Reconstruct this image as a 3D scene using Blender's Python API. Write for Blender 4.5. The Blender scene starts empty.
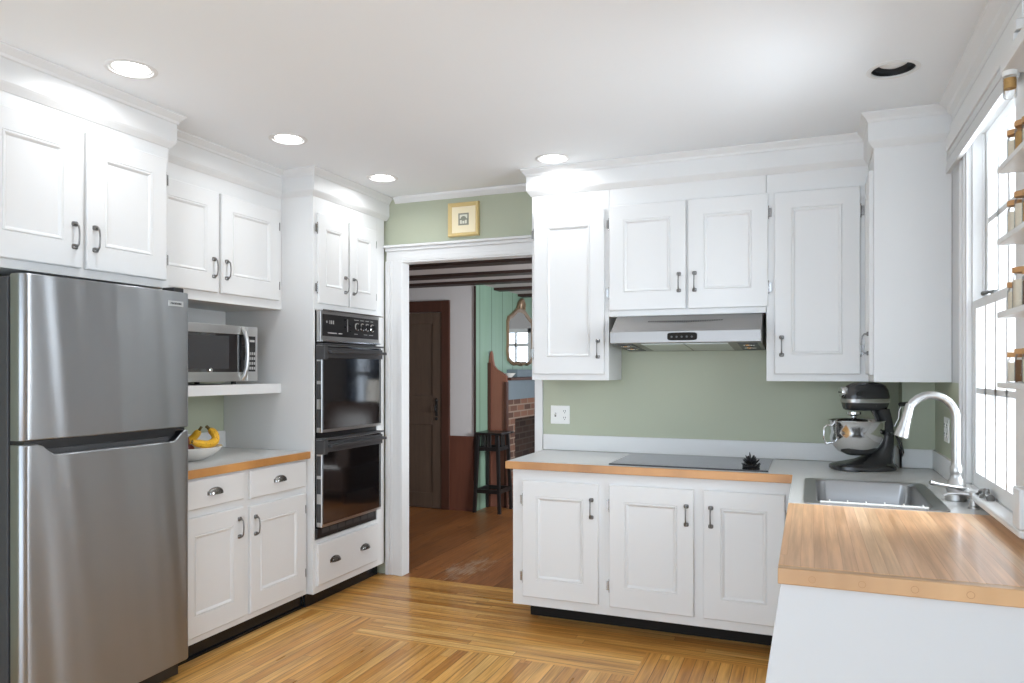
import bpy, bmesh, math, random
from mathutils import Vector, Matrix
random.seed(7)
PI = math.pi
C = bpy.context.scene.collection
SC = bpy.context.scene

# ------------------------------------------------------------------ camera
cam = bpy.data.cameras.new('camera')
cam.sensor_width = 36.0
cam.lens = 742 / 1024 * 36.0
cam.shift_y = 29.5 / 1024
cam.clip_start = 0.05
co = bpy.data.objects.new('camera', cam); C.objects.link(co)
co.location = (0, 0, 1.414)
co.rotation_euler = (PI / 2, 0, math.radians(21.85))
SC.camera = co

# ------------------------------------------------------------------ world, light, exposure
SC.view_settings.view_transform = 'Standard'
SC.view_settings.look = 'None'
SC.view_settings.gamma = 1.0
SC.view_settings.use_curve_mapping = False
SC.view_settings.exposure = 0.08
SC.cycles.max_bounces = 12
SC.cycles.diffuse_bounces = 8
SC.cycles.sample_clamp_indirect = 6.0
W = bpy.data.worlds.new('sky'); SC.world = W; W.use_nodes = True
bg = W.node_tree.nodes['Background']
bg.inputs[0].default_value = (0.81, 0.935, 1.09, 1)
bg.inputs[1].default_value = 4.1

def area_light(name, loc, rot, sx, sy, power, col=(1, 1, 1), shape='RECTANGLE', parent=None):
    l = bpy.data.lights.new(name, 'AREA'); l.shape = shape; l.size = sx
    if shape == 'RECTANGLE': l.size_y = sy
    l.energy = power; l.color = col
    if shape == 'DISK': l.spread = math.radians(160)
    o = bpy.data.objects.new(name, l); C.objects.link(o); o.location = loc; o.rotation_euler = rot
    if parent: o.parent = parent
    return o
area_light('window_daylight', (1.5, 3.0, 1.8), (0, math.radians(90), 0), 1.9, 1.6, 210, (0.88, 0.94, 1.0))
area_light('hall_fill_light', (0.56, 5.35, 1.45), (0, math.radians(90), math.radians(-34)), 1.2, 1.2, 78, (0.92, 0.97, 1.0)).data.spread = math.radians(130)  # added fill that brightens the hall; stands inside the room, no known source
LAMP_COL = (0.95, 0.985, 1.03)
LAMP_W = 2.5

# ------------------------------------------------------------------ constants
XL, XR, YB, ZC, YR = -3.42, 0.60, 4.48, 2.617, -1.7

# ------------------------------------------------------------------ colour and material helpers
def lin(c):
    c = c / 255
    return c / 12.92 if c <= 0.04045 else ((c + 0.055) / 1.055) ** 2.4
def rgb(r, g, b): return (lin(r), lin(g), lin(b), 1)

class NT:
    def __init__(s, name):
        s.m = bpy.data.materials.new(name); s.m.use_nodes = True
        s.t = s.m.node_tree; s.b = s.t.nodes['Principled BSDF']; s.out = s.t.nodes['Material Output']
    def n(s, typ, **k):
        nd = s.t.nodes.new(typ)
        for a, v in k.items(): setattr(nd, a, v)
        return nd
    def link(s, a, b): s.t.links.new(a, b)
    def put(s, sock, v):
        if hasattr(v, 'is_output') or isinstance(v, bpy.types.NodeSocket): s.link(v, sock)
        else: sock.default_value = v
    def math(s, op, a, b=None, c=None):
        nd = s.n('ShaderNodeMath', operation=op)
        for i, v in enumerate((a, b, c)):
            if v is not None: s.put(nd.inputs[i], v)
        return nd.outputs[0]
    def coords(s):
        tc = s.n('ShaderNodeTexCoord'); sp = s.n('ShaderNodeSeparateXYZ')
        s.link(tc.outputs['Object'], sp.inputs[0]); return sp.outputs[0], sp.outputs[1], sp.outputs[2]
    def vec(s, x, y, z):
        nd = s.n('ShaderNodeCombineXYZ')
        for i, v in enumerate((x, y, z)): s.put(nd.inputs[i], v)
        return nd.outputs[0]
    def noise(s, v, scale=5, detail=3, rough=0.5):
        nd = s.n('ShaderNodeTexNoise'); s.link(v, nd.inputs['Vector'])
        nd.inputs['Scale'].default_value = scale; nd.inputs['Detail'].default_value = detail
        nd.inputs['Roughness'].default_value = rough; return nd.outputs['Fac']
    def white(s, v):
        nd = s.n('ShaderNodeTexWhiteNoise', noise_dimensions='3D'); s.link(v, nd.inputs['Vector']); return nd.outputs['Value']
    def ramp(s, fac, stops):
        nd = s.n('ShaderNodeValToRGB'); e = nd.color_ramp.elements
        while len(e) < len(stops): e.new(0.5)
        for i, (p, c) in enumerate(stops): e[i].position = p; e[i].color = c
        s.link(fac, nd.inputs[0]); return nd.outputs[0]
    def mix(s, fac, a, b, blend='MIX'):
        nd = s.n('ShaderNodeMix', data_type='RGBA', blend_type=blend)
        s.put(nd.inputs[0], fac); s.put(nd.inputs[6], a); s.put(nd.inputs[7], b); return nd.outputs[2]
    def bump(s, h, strength=0.2, dist=0.002):
        nd = s.n('ShaderNodeBump'); nd.inputs['Strength'].default_value = strength
        nd.inputs['Distance'].default_value = dist
        s.link(h, nd.inputs['Height']); s.link(nd.outputs[0], s.b.inputs['Normal'])
    def set(s, **k):
        for a, v in k.items(): s.put(s.b.inputs[a.replace('_', ' ')], v)
        return s

def paint(name, col, rough=0.4, var=0.03, scale=6, spec=0.4):
    m = NT(name); x, y, z = m.coords(); v = m.vec(x, y, z)
    f = m.noise(v, scale, 3)
    c2 = tuple(q * (1 - var) for q in col[:3]) + (1,)
    m.set(Base_Color=m.mix(f, col, c2), Roughness=rough)
    m.b.inputs['Specular IOR Level'].default_value = spec
    m.bump(m.noise(v, 90, 2), 0.04, 0.001)
    return m.m
def plain(name, col, rough=0.4, metal=0.0, spec=0.5):
    m = NT(name); m.set(Base_Color=col, Roughness=rough, Metallic=metal)
    m.b.inputs['Specular IOR Level'].default_value = spec
    x, y, z = m.coords(); f = m.noise(m.vec(x, y, z), 35, 2)
    m.set(Roughness=m.math('MULTIPLY_ADD', f, 0.1, rough - 0.05))
    return m.m
def brushed(name, col, rough=0.3, horiz=True, amp=0.12, aniso=0.0, wav=0.0):
    m = NT(name); x, y, z = m.coords()
    v = m.vec(m.math('MULTIPLY', x, 3.0), m.math('MULTIPLY', y, 3.0), m.math('MULTIPLY', z, 900.0)) if horiz else \
        m.vec(m.math('MULTIPLY', x, 200.0), m.math('MULTIPLY', y, 200.0), m.math('MULTIPLY', z, 2.0))
    f = m.noise(v, 1.0, 2)
    c2 = tuple(q * (1 - amp) for q in col[:3]) + (1,)
    m.set(Base_Color=m.mix(f, col, c2), Metallic=1.0, Roughness=m.math('MULTIPLY_ADD', f, 0.02, rough - 0.01))
    if aniso:
        tg = m.n('ShaderNodeTangent', direction_type='RADIAL', axis='Z'); m.link(tg.outputs[0], m.b.inputs['Tangent'])
        if wav: m.bump(m.noise(m.vec(0.0, m.math('MULTIPLY_ADD', z, 0.45, m.math('MULTIPLY', y, 5.5)), m.math('MULTIPLY', z, 0.25)), 1.0, 1), wav, 0.02)
        m.b.inputs['Anisotropic'].default_value = aniso; m.b.inputs['Anisotropic Rotation'].default_value = 0.25
    return m.m
def emit(name, col, st):
    m = NT(name); m.set(Base_Color=col); m.b.inputs['Emission Color'].default_value = col
    m.b.inputs['Emission Strength'].default_value = st; return m.m

def strips(name, along, width, length, stops, seam=0.035, seamcol=(0.10, 0.045, 0.015, 1), rough=0.28, grain=0.35, knots=None, coat=0.15, seamamt=0.75):
    """boards laid along one axis; each board has its own tone and grain"""
    m = NT(name); x, y, z = m.coords()
    a, b = (y, x) if along == 'y' else (x, y)
    bi = m.math('DIVIDE', b, width); idx = m.math('FLOOR', bi); fr = m.math('FRACT', bi)
    r1 = m.white(m.vec(idx, 3.3, 1.7))
    al = m.math('ADD', m.math('DIVIDE', a, length), m.math('MULTIPLY', r1, 7.0))
    j = m.math('FLOOR', al); fa = m.math('FRACT', al)
    r2 = m.white(m.vec(idx, j, 9.1))
    base = m.ramp(r2, stops)
    off = m.math('MULTIPLY', r2, 40.0)
    gv = m.vec(m.math('ADD', m.math('MULTIPLY', b, 70.0), off), m.math('MULTIPLY', a, 2.4), off)
    g = m.noise(gv, 1.0, 4, 0.6)
    g2 = m.noise(m.vec(m.math('ADD', m.math('MULTIPLY', b, 16.0), off), m.math('MULTIPLY', a, 1.4), off), 1.0, 3, 0.6)
    gr = m.ramp(m.math('ADD', m.math('MULTIPLY', g, 0.55), m.math('MULTIPLY', g2, 0.45)), [(0.36, (1 - grain, 1 - grain * 1.15, 1 - grain * 1.35, 1)), (0.62, (1, 1, 1, 1))])
    c = m.mix(1.0, base, gr, 'MULTIPLY')
    e = m.math('MINIMUM', fr, m.math('SUBTRACT', 1.0, fr))
    s1 = m.math('LESS_THAN', e, seam)
    e2 = m.math('LESS_THAN', fa, 0.0022 / length)
    sm = m.math('MULTIPLY', m.math('MAXIMUM', s1, e2), m.math('MULTIPLY_ADD', m.white(m.vec(idx, j, 2.2)), 0.5, seamamt - 0.35))
    c = m.mix(sm, c, seamcol)
    if knots:
        nz = m.noise(m.vec(m.math('MULTIPLY', x, knots[0]), m.math('MULTIPLY', y, knots[1]), 0.0), 1.0, 2)
        c = m.mix(m.math('MULTIPLY', m.math('GREATER_THAN', nz, knots[2]), 0.75), c, (0.02, 0.008, 0.004, 1))
    m.set(Base_Color=c, Roughness=m.math('MULTIPLY_ADD', g2, 0.18, rough - 0.06))
    m.b.inputs['Coat Weight'].default_value = coat; m.b.inputs['Coat Roughness'].default_value = 0.12
    m.bump(m.math('SUBTRACT', 1.0, m.math('MAXIMUM', s1, e2)), 0.25, 0.0015)
    return m

# ------------------------------------------------------------------ materials
MW = paint('white_paint', (0.71, 0.715, 0.71, 1), 0.38, 0.02)
MCEIL = paint('ceiling_paint', (0.835, 0.87, 0.895, 1), 0.9, 0.015, 3, 0.1)
MWALLW = paint('white_wall_paint', (0.62, 0.63, 0.635, 1), 0.7, 0.02, 3, 0.2)
MGREEN = paint('sage_green_paint', rgb(176, 181, 160), 0.55, 0.03, 3, 0.3)
OAK = [(0.0, rgb(206, 144, 68)), (0.3, rgb(230, 173, 93)), (0.6, rgb(238, 185, 105)), (0.8, rgb(219, 158, 82)), (1.0, rgb(245, 198, 122))]
MFX = strips('oak_strip_floor_crosswise', 'x', 0.057, 1.7, OAK, 0.03, (0.09, 0.04, 0.012, 1), 0.28, 0.5).m
MFY = strips('oak_strip_floor_lengthwise', 'y', 0.057, 1.7, OAK, 0.03, (0.09, 0.04, 0.012, 1), 0.28, 0.5).m
_o = strips('old_pine_floor', 'y', 0.24, 3.1, [(0, rgb(126, 80, 46)), (0.5, rgb(164, 108, 60)), (1, rgb(142, 90, 54))], 0.010, (0.03, 0.014, 0.007, 1), 0.34, 0.5, (7, 22, 0.70), 0.05)
def worn(m):                                        # a worn, scuffed patch just past the threshold
    x, y, z = m.coords()
    dx = m.math('DIVIDE', m.math('ADD', x, 2.27), 0.19); dy = m.math('DIVIDE', m.math('SUBTRACT', y, 4.82), 0.50)
    d = m.math('ADD', m.math('MULTIPLY', dx, dx), m.math('MULTIPLY', dy, dy))
    inside = m.math('SUBTRACT', 1.0, m.math('MINIMUM', d, 1.0))
    n = m.noise(m.vec(m.math('MULTIPLY', x, 120.0), m.math('MULTIPLY', y, 5.0), 0.0), 1.0, 3)
    n2 = m.noise(m.vec(m.math('MULTIPLY', x, 9.0), m.math('MULTIPLY', y, 5.0), 4.0), 1.0, 3)
    f = m.math('GREATER_THAN', m.math('ADD', m.math('MULTIPLY', n, 0.7), m.math('MULTIPLY', n2, 0.45)), m.math('SUBTRACT', 0.80, m.math('MULTIPLY', inside, 0.26)))
    f = m.math('MULTIPLY', f, m.math('MINIMUM', m.math('MULTIPLY', inside, 3.0), 0.5))
    old = m.b.inputs['Base Color'].links[0].from_socket
    m.set(Base_Color=m.mix(f, old, rgb(178, 160, 138)))
    return m.m
MPINE = worn(_o)
MBUTCH = strips('butcher_block', 'y', 0.034, 40.0, [(0, rgb(222, 172, 126)), (0.35, rgb(237, 192, 148)), (0.7, rgb(229, 180, 134)), (1, rgb(242, 204, 162))], 0.02, rgb(186, 134, 92), 0.3, 0.34, None, 0.1).m
MPLUG = plain('plug_ring', rgb(168, 124, 82), 0.6)
MEDGEP = strips('pale_oak_edge', 'x', 0.30, 60.0, [(0, rgb(218, 176, 130)), (1, rgb(218, 176, 130))], 0.0, rgb(120, 80, 40), 0.35, 0.45).m
MEDGE = strips('oak_edge_crosswise', 'x', 0.30, 60.0, [(0, rgb(196, 142, 84)), (1, rgb(206, 152, 96))], 0.0, rgb(120, 80, 40), 0.35, 0.4).m
MEDGEY = strips('oak_edge_lengthwise', 'y', 0.30, 60.0, [(0, rgb(196, 140, 76)), (1, rgb(206, 150, 88))], 0.0, rgb(120, 80, 40), 0.35, 0.4).m
MLAM = paint('grey_laminate', (0.66, 0.66, 0.65, 1), 0.24, 0.05, 120, 0.5)
MSTEEL = brushed('brushed_steel', (0.37, 0.385, 0.40, 1), 0.36, True, 0.02, 0.9, 0.9)
MSTEELV = brushed('satin_steel', (0.60, 0.60, 0.59, 1), 0.30, True, 0.02)
MHOOD = brushed('hood_steel', (0.33, 0.32, 0.31, 1), 0.42, True, 0.02)
MSINK = brushed('sink_steel', (0.36, 0.36, 0.36, 1), 0.36, True, 0.02)
MCHROME = plain('polished_chrome', (0.75, 0.75, 0.75, 1), 0.1, 1.0)
MNICK = plain('brushed_nickel', (0.48, 0.475, 0.465, 1), 0.36, 1.0)
MPEWT = plain('dark_pewter', (0.23, 0.225, 0.22, 1), 0.3, 1.0)
MHING = plain('hinge_metal', (0.36, 0.355, 0.35, 1), 0.22, 1.0)
MCUP = plain('aged_nickel', (0.40, 0.39, 0.37, 1), 0.22, 1.0)
MBLACK = plain('black_enamel', (0.012, 0.012, 0.013, 1), 0.35)
MKICK = plain('black_vinyl_base', (0.008, 0.009, 0.011, 1), 0.18, 0.0, 0.35)
MTOE = plain('dark_brown_kick', (0.010, 0.008, 0.006, 1), 0.6, 0.0, 0.2)
MGLASSB = plain('black_oven_glass', (0.006, 0.006, 0.007, 1), 0.06, 0.0, 0.5)
MGLASSB.node_tree.nodes['Principled BSDF'].inputs['IOR'].default_value = 2.3
MDGREY = plain('dark_grey_plastic', (0.05, 0.05, 0.052, 1), 0.4)
MFRSIDE = plain('fridge_side_grey', (0.045, 0.045, 0.047, 1), 0.45, 0.0, 0.3)
MLENS = emit('lamp_lens', (1.0, 0.97, 0.93, 1), 14.0)
MBULBOFF = plain('unlit_lens', (0.8, 0.8, 0.78, 1), 0.4)
MOVEN = plain('cooktop_glass', (0.035, 0.036, 0.037, 1), 0.12, 0.0, 0.6)
MPLASTW = plain('white_plastic', (0.76, 0.76, 0.73, 1), 0.35)
MMARK = plain('panel_marking', (0.45, 0.45, 0.45, 1), 0.5)
MSLOT = plain('dark_slot', (0.02, 0.02, 0.02, 1), 0.6)
MGOLD = plain('pale_gold_leaf', rgb(214, 190, 132), 0.35, 0.25)
MMAT = plain('cream_mat', rgb(238, 226, 194), 0.8)
MPRINT = plain('grey_print_ink', rgb(140, 140, 126), 0.8)
MPAPER = plain('print_paper', rgb(222, 220, 204), 0.8)
MCERAM = plain('white_ceramic', (0.76, 0.74, 0.70, 1), 0.25)
MCORK = paint('bamboo_lid', rgb(196, 150, 100), 0.6, 0.2, 60)
MOLDW = strips('old_door_boards', 'x', 0.19, 4.0, [(0, rgb(74, 58, 45)), (1, rgb(66, 50, 38))], 0.01, rgb(30, 20, 14), 0.6, 0.45, None, 0.0).m
def wood(name, c1, c2, rough=0.45):
    m = NT(name); x, y, z = m.coords()
    v = m.vec(m.math('MULTIPLY', x, 14.0), m.math('MULTIPLY', y, 14.0), m.math('MULTIPLY', z, 1.6))
    m.set(Base_Color=m.mix(m.noise(v, 1.6, 4, 0.65), c1, c2), Roughness=rough); return m.m
MOLDV = wood('old_grey_brown_wood', rgb(96, 78, 64), rgb(70, 54, 44), 0.6)
MDARKB = wood('dark_brown_trim_wood', rgb(82, 46, 32), rgb(56, 30, 20), 0.5)
MWAINS = wood('red_brown_wainscot', rgb(112, 66, 48), rgb(84, 46, 34), 0.5)
MBEAM = wood('dark_beam_wood', rgb(58, 36, 28), rgb(38, 22, 17), 0.6)
MREDW = wood('reddish_pine', rgb(142, 94, 76), rgb(112, 68, 54), 0.45)
MSTOOL = plain('black_lacquer', (0.012, 0.010, 0.010, 1), 0.3)
MBLUEG = paint('blue_grey_paint', rgb(116, 128, 136), 0.6, 0.15, 8)
MPLAST = paint('grey_plaster', rgb(206, 202, 202), 0.85, 0.06, 5, 0.1)
MIRON = plain('black_iron', (0.010, 0.009, 0.009, 1), 0.55)
MMIRROR = plain('mirror_silvering', (0.86, 0.87, 0.86, 1), 0.01, 1.0)
MFRAMEM = plain('tarnished_gilt_frame', rgb(140, 116, 92), 0.4, 0.3)
def panelling():
    m = NT('green_plank_panelling'); x, y, z = m.coords()
    fr = m.math('FRACT', m.math('DIVIDE', y, 0.30)); e = m.math('MINIMUM', fr, m.math('SUBTRACT', 1.0, fr))
    s = m.math('LESS_THAN', e, 0.018)
    f = m.noise(m.vec(m.math('MULTIPLY', x, 5), m.math('MULTIPLY', y, 12.0), z), 1.2, 3)
    c = m.mix(f, rgb(134, 160, 140), rgb(118, 146, 128))
    m.set(Base_Color=m.mix(s, c, rgb(50, 74, 60)), Roughness=0.4)
    m.bump(m.math('SUBTRACT', 1.0, s), 0.5, 0.006); return m.m
MPANEL = panelling()
def brick(name='old_brick', k=1.0):
    m = NT(name); x, y, z = m.coords()
    nd = m.n('ShaderNodeTexBrick'); m.link(m.vec(m.math('ADD', x, y), z, 0.0), nd.inputs['Vector'])
    nd.inputs['Scale'].default_value = 1.0; nd.inputs['Brick Width'].default_value = 0.21; nd.inputs['Row Height'].default_value = 0.07
    nd.inputs['Mortar Size'].default_value = 0.008
    nd.inputs['Color1'].default_value = rgb(132, 92, 74); nd.inputs['Color2'].default_value = rgb(80, 56, 48); nd.inputs['Mortar'].default_value = rgb(140, 122, 108)
    m.set(Base_Color=m.mix(1.0, nd.outputs[0], (k, k, k, 1), 'MULTIPLY'), Roughness=0.9); m.bump(nd.outputs['Fac'], -0.4, 0.006); return m.m
MBRICK = brick()
MSOOT = brick('sooty_brick', 0.22)
def pane(name, refl=0.08):
    m = NT(name); m.t.nodes.remove(m.b)
    tr = m.n('ShaderNodeBsdfTransparent'); gl = m.n('ShaderNodeBsdfGlossy'); mx = m.n('ShaderNodeMixShader'); lw = m.n('ShaderNodeFresnel')
    gl.inputs['Roughness'].default_value = 0.02; lw.inputs[0].default_value = 1.35
    m.link(m.math('MULTIPLY', lw.outputs[0], 0.7), mx.inputs[0])
    m.link(tr.outputs[0], mx.inputs[1]); m.link(gl.outputs[0], mx.inputs[2]); m.link(mx.outputs[0], m.out.inputs[0])
    return m.m
MPANE = pane('window_glass')
MJAR = pane('jar_glass')
MFILL1 = paint('pale_spice', rgb(226, 216, 196), 0.8, 0.15, 200)
MFILL2 = paint('ochre_spice', rgb(190, 150, 92), 0.8, 0.25, 200)
MFILL3 = paint('brown_spice', rgb(122, 88, 58), 0.8, 0.3, 200)
def banana_mat():
    m = NT('banana_skin'); x, y, z = m.coords(); v = m.vec(x, y, z)
    c = m.mix(m.noise(v, 26, 3), rgb(238, 190, 52), rgb(226, 168, 36))
    m.set(Base_Color=m.mix(m.math('GREATER_THAN', m.noise(v, 95, 2), 0.67), c, rgb(150, 96, 30)), Roughness=0.45); return m.m
MBAN = banana_mat()
MBTIP = plain('banana_stem_brown', rgb(98, 82, 40), 0.7)
MPEACH = paint('russet_fruit_skin', rgb(150, 78, 40), 0.5, 0.4, 30)
MPLUM = paint('dark_red_fruit_skin', rgb(112, 40, 24), 0.4, 0.4, 30)
MMIX = plain('graphite_mixer_enamel', (0.065, 0.065, 0.067, 1), 0.25, 0.5)
MCURT = paint('blue_grey_curtain', rgb(118, 132, 148), 0.9, 0.25, 10)
MSHADE = emit('lit_lamp_shade', (0.9, 0.87, 0.8, 1), 0.5)
MLEATH = plain('dark_brown_leather', (0.045, 0.025, 0.018, 1), 0.35)
MSIDING = paint('white_exterior', (0.8, 0.82, 0.84, 1), 0.8)

# ------------------------------------------------------------------ mesh helpers
class MB:
    def __init__(s): s.bm = bmesh.new(); s.mi = 0
    def quad(s, vs):
        try:
            f = s.bm.faces.new(vs); f.material_index = s.mi; return f
        except ValueError: return None
    def poly(s, pts): return s.quad([s.bm.verts.new(p) for p in pts])
    def box(s, x0, x1, y0, y1, z0, z1):
        v = [s.bm.verts.new(p) for p in ((x0, y0, z0), (x1, y0, z0), (x1, y1, z0), (x0, y1, z0), (x0, y0, z1), (x1, y0, z1), (x1, y1, z1), (x0, y1, z1))]
        for q in ((0, 3, 2, 1), (4, 5, 6, 7), (0, 1, 5, 4), (1, 2, 6, 5), (2, 3, 7, 6), (3, 0, 4, 7)): s.quad([v[i] for i in q])
        return s
    def rings(s, rr, cap0=True, cap1=True, closed=True):
        R = [[s.bm.verts.new(p) for p in r] for r in rr]
        n = len(R[0])
        for a, b in zip(R, R[1:]):
            for i in range(n if closed else n - 1): s.quad([a[i], a[(i + 1) % n], b[(i + 1) % n], b[i]])
        if cap0: s.quad(R[0][::-1])
        if cap1: s.quad(R[-1])
        return s
    def prism(s, pts, axis, a, b):
        def p3(u, v, t): return {'x': (t, u, v), 'y': (u, t, v), 'z': (u, v, t)}[axis]
        return s.rings([[p3(u, v, a) for u, v in pts], [p3(u, v, b) for u, v in pts]])
    def tube(s, pts, r, seg=10, ry=None):
        P = [Vector(p) for p in pts]; n = len(P)
        R = r if isinstance(r, (list, tuple)) else [r] * n
        T = []
        for i in range(n):
            t = (P[min(i + 1, n - 1)] - P[max(i - 1, 0)]).normalized(); T.append(t)
        ref = Vector((0, 0, 1)) if abs(T[0].z) < 0.9 else Vector((1, 0, 0))
        nrm = T[0].cross(ref).normalized(); rr = []
        for i in range(n):
            nrm = (nrm - T[i] * nrm.dot(T[i])).normalized(); bi = T[i].cross(nrm)
            k = (ry or 1.0)
            rr.append([tuple(P[i] + nrm * math.cos(2 * PI * j / seg) * R[i] + bi * math.sin(2 * PI * j / seg) * R[i] * k) for j in range(seg)])
        return s.rings(rr)
    def lathe(s, prof, c=(0, 0, 0), axis='z', seg=28, caps=True, sx=1.0):
        rr = []
        for r, h in prof:
            r = max(r, 1e-4); ring = []
            for j in range(seg):
                a = 2 * PI * j / seg; u, v = r * math.cos(a) * sx, r * math.sin(a)
                ring.append({'z': (c[0] + u, c[1] + v, c[2] + h), 'x': (c[0] + h, c[1] + u, c[2] + v), 'y': (c[0] + u, c[1] + h, c[2] + v)}[axis])
            rr.append(ring)
        return s.rings(rr, caps, caps)
    def loft(s, axis, secs, seg=28):
        rr = []
        for t, c1, c2, r1, r2, p in secs:
            ring = []
            for j in range(seg):
                a = 2 * PI * j / seg; ca, sa = math.cos(a), math.sin(a)
                u = c1 + r1 * math.copysign(abs(ca) ** (2 / p), ca); v = c2 + r2 * math.copysign(abs(sa) ** (2 / p), sa)
                ring.append({'z': (u, v, t), 'x': (t, u, v), 'y': (u, t, v)}[axis])
            rr.append(ring)
        return s.rings(rr)
    def sphere(s, c, r, sx=1, sy=1, sz=1, seg=18):
        n = seg // 2; rr = []
        for i in range(n + 1):
            a = PI * i / n; q = max(math.sin(a), 1e-3) * r
            rr.append([(c[0] + sx * q * math.cos(2 * PI * j / seg), c[1] + sy * q * math.sin(2 * PI * j / seg), c[2] - sz * r * math.cos(a)) for j in range(seg)])
        return s.rings(rr)
    def mesh(s, name, mats, smooth=False):
        bmesh.ops.recalc_face_normals(s.bm, faces=s.bm.faces)
        me = bpy.data.meshes.new(name); s.bm.to_mesh(me); s.bm.free()
        for m in (mats if isinstance(mats, (list, tuple)) else [mats]): me.materials.append(m)
        if smooth:
            me.shade_smooth(); me.set_sharp_from_angle(angle=math.radians(38))
        return me

def worg(o):
    v = Vector((0, 0, 0))
    while o is not None: v += o.location; o = o.parent
    return v
def link(name, me, parent=None, loc=(0, 0, 0), rot=0.0, bevel=0.0, label=None):
    o = bpy.data.objects.new(name, me); C.objects.link(o)
    if parent: o.parent = parent
    o.location = loc; o.rotation_euler = (0, 0, rot)
    if bevel:
        b = o.modifiers.new('bevel', 'BEVEL'); b.width = bevel; b.segments = 2; b.limit_method = 'ANGLE'; b.angle_limit = math.radians(40)
    if label: o['label'] = label
    return o
def part(name, mb, mats, parent, smooth=False, bevel=0.0, label=None):
    """part whose mesh is written in the frame of its own parent"""
    return link(name, mb.mesh(name, mats, smooth), parent, bevel=bevel, label=label)
def wpart(name, mb, mats, parent, smooth=False, bevel=0.0, label=None):
    """part whose mesh is written in world coordinates (parents here are never rotated)"""
    o = link(name, mb.mesh(name, mats, smooth), parent, bevel=bevel, label=label)
    o.data.transform(Matrix.Translation(-worg(parent))); return o
def tag(o, label, cat, group=None, kind=None):
    o['label'] = label; o['category'] = cat
    if group: o['group'] = group
    if kind: o['kind'] = kind
    return o
def thing(name, label, cat, loc=(0, 0, 0), rot=0.0, group=None, kind=None):
    o = bpy.data.objects.new(name, None); C.objects.link(o); o.empty_display_size = 0.05
    o.location = loc; o.rotation_euler = (0, 0, rot); return tag(o, label, cat, group, kind)
def struct(name, mb, mats, label, cat, smooth=False, bevel=0.0):
    return tag(link(name, mb.mesh(name, mats, smooth), bevel=bevel), label, cat, kind='structure')
def text_mesh(name, s, size, mat, depth=0.0006):
    cu = bpy.data.curves.new(name, 'FONT'); cu.body = s; cu.size = size; cu.extrude = depth; cu.align_x = 'CENTER'; cu.align_y = 'CENTER'
    t = bpy.data.objects.new(name, cu); C.objects.link(t)
    bpy.context.view_layer.update()
    me = bpy.data.meshes.new_from_object(t.evaluated_get(bpy.context.evaluated_depsgraph_get()))
    bpy.data.objects.remove(t); me.materials.clear(); me.materials.append(mat); return me
def sweep(path, prof, closed=False):
    """profile (out, z) swept along a plan path; out is to the right of travel, corners mitred"""
    mb = MB(); n = len(path); rr = []
    P = [Vector(p) for p in path]
    for i in range(n):
        d0 = (P[i] - P[i - 1]).normalized() if i > 0 else (P[1] - P[0]).normalized()
        d1 = (P[i + 1] - P[i]).normalized() if i < n - 1 else d0
        n0 = Vector((d0.y, -d0.x)); n1 = Vector((d1.y, -d1.x)); b = (n0 + n1); b = b / (1 + n0.dot(n1))
        rr.append([(P[i].x + b.x * o, P[i].y + b.y * o, z) for o, z in prof])
    return mb.rings(rr)

# ================================================================== SETTING
# floor: oak strips, the pattern turns at the edges of the room
mb = MB()
def fl(x0, x1, y0, y1, mi):
    mb.mi = mi; mb.poly([(x0, y0, 0), (x1, y0, 0), (x1, y1, 0), (x0, y1, 0)])
fl(XL, XR, 3.715, 4.47, 0)
fl(XL, -2.29, YR, 3.64, 1); fl(XL, -2.29, 3.64, 3.715, 0)
fl(-2.29, -0.76, YR, 3.39, 1); fl(-2.29, -0.76, 3.39, 3.715, 0)
fl(-0.76, XR, YR, 3.715, 1)
struct('floor', mb, [MFX, MFY], 'honey oak strip floor of the kitchen, laid in turning bands', 'floor')
mb = MB(); mb.poly([(-5.2, 4.47, 0), (.7, 4.47, 0), (.7, 10.6, 0), (-5.2, 10.6, 0)])
struct('floor_hall', mb, MPINE, 'worn reddish wide plank floor beyond the doorway', 'floor')
# ceiling with round holes for the recessed lights
LIGHTS = [(-2.51, 2.18), (-2.51, 3.14), (-2.47, 3.99), (-1.35, 3.985), (0.31, 3.315)]
RH = 0.084
mb = MB(); h = 0.1
xs = sorted({XL - .1, XR + .1} | {x - h for x, y in LIGHTS} | {x + h for x, y in LIGHTS})
ys = sorted({YR, YB + .1} | {y - h for x, y in LIGHTS} | {y + h for x, y in LIGHTS})
for x0, x1 in zip(xs, xs[1:]):
    for y0, y1 in zip(ys, ys[1:]):
        cx, cy = (x0 + x1) / 2, (y0 + y1) / 2
        if any(abs(cx - a) < h and abs(cy - b) < h for a, b in LIGHTS): continue
        mb.poly([(x0, y0, ZC), (x1, y0, ZC), (x1, y1, ZC), (x0, y1, ZC)])
for a, b in LIGHTS:
    N = 32
    for j in range(N):
        def sq(k):
            t = 2 * PI * k / N; c, s_ = math.cos(t), math.sin(t); m_ = max(abs(c), abs(s_)); return (a + h * c / m_, b + h * s_ / m_, ZC)
        def ci(k):
            t = 2 * PI * k / N; return (a + RH * math.cos(t), b + RH * math.sin(t), ZC)
        mb.poly([sq(j), sq(j + 1), ci(j + 1), ci(j)])
struct('ceiling', mb, MCEIL, 'white painted kitchen ceiling with five recessed lights', 'ceiling')
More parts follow.
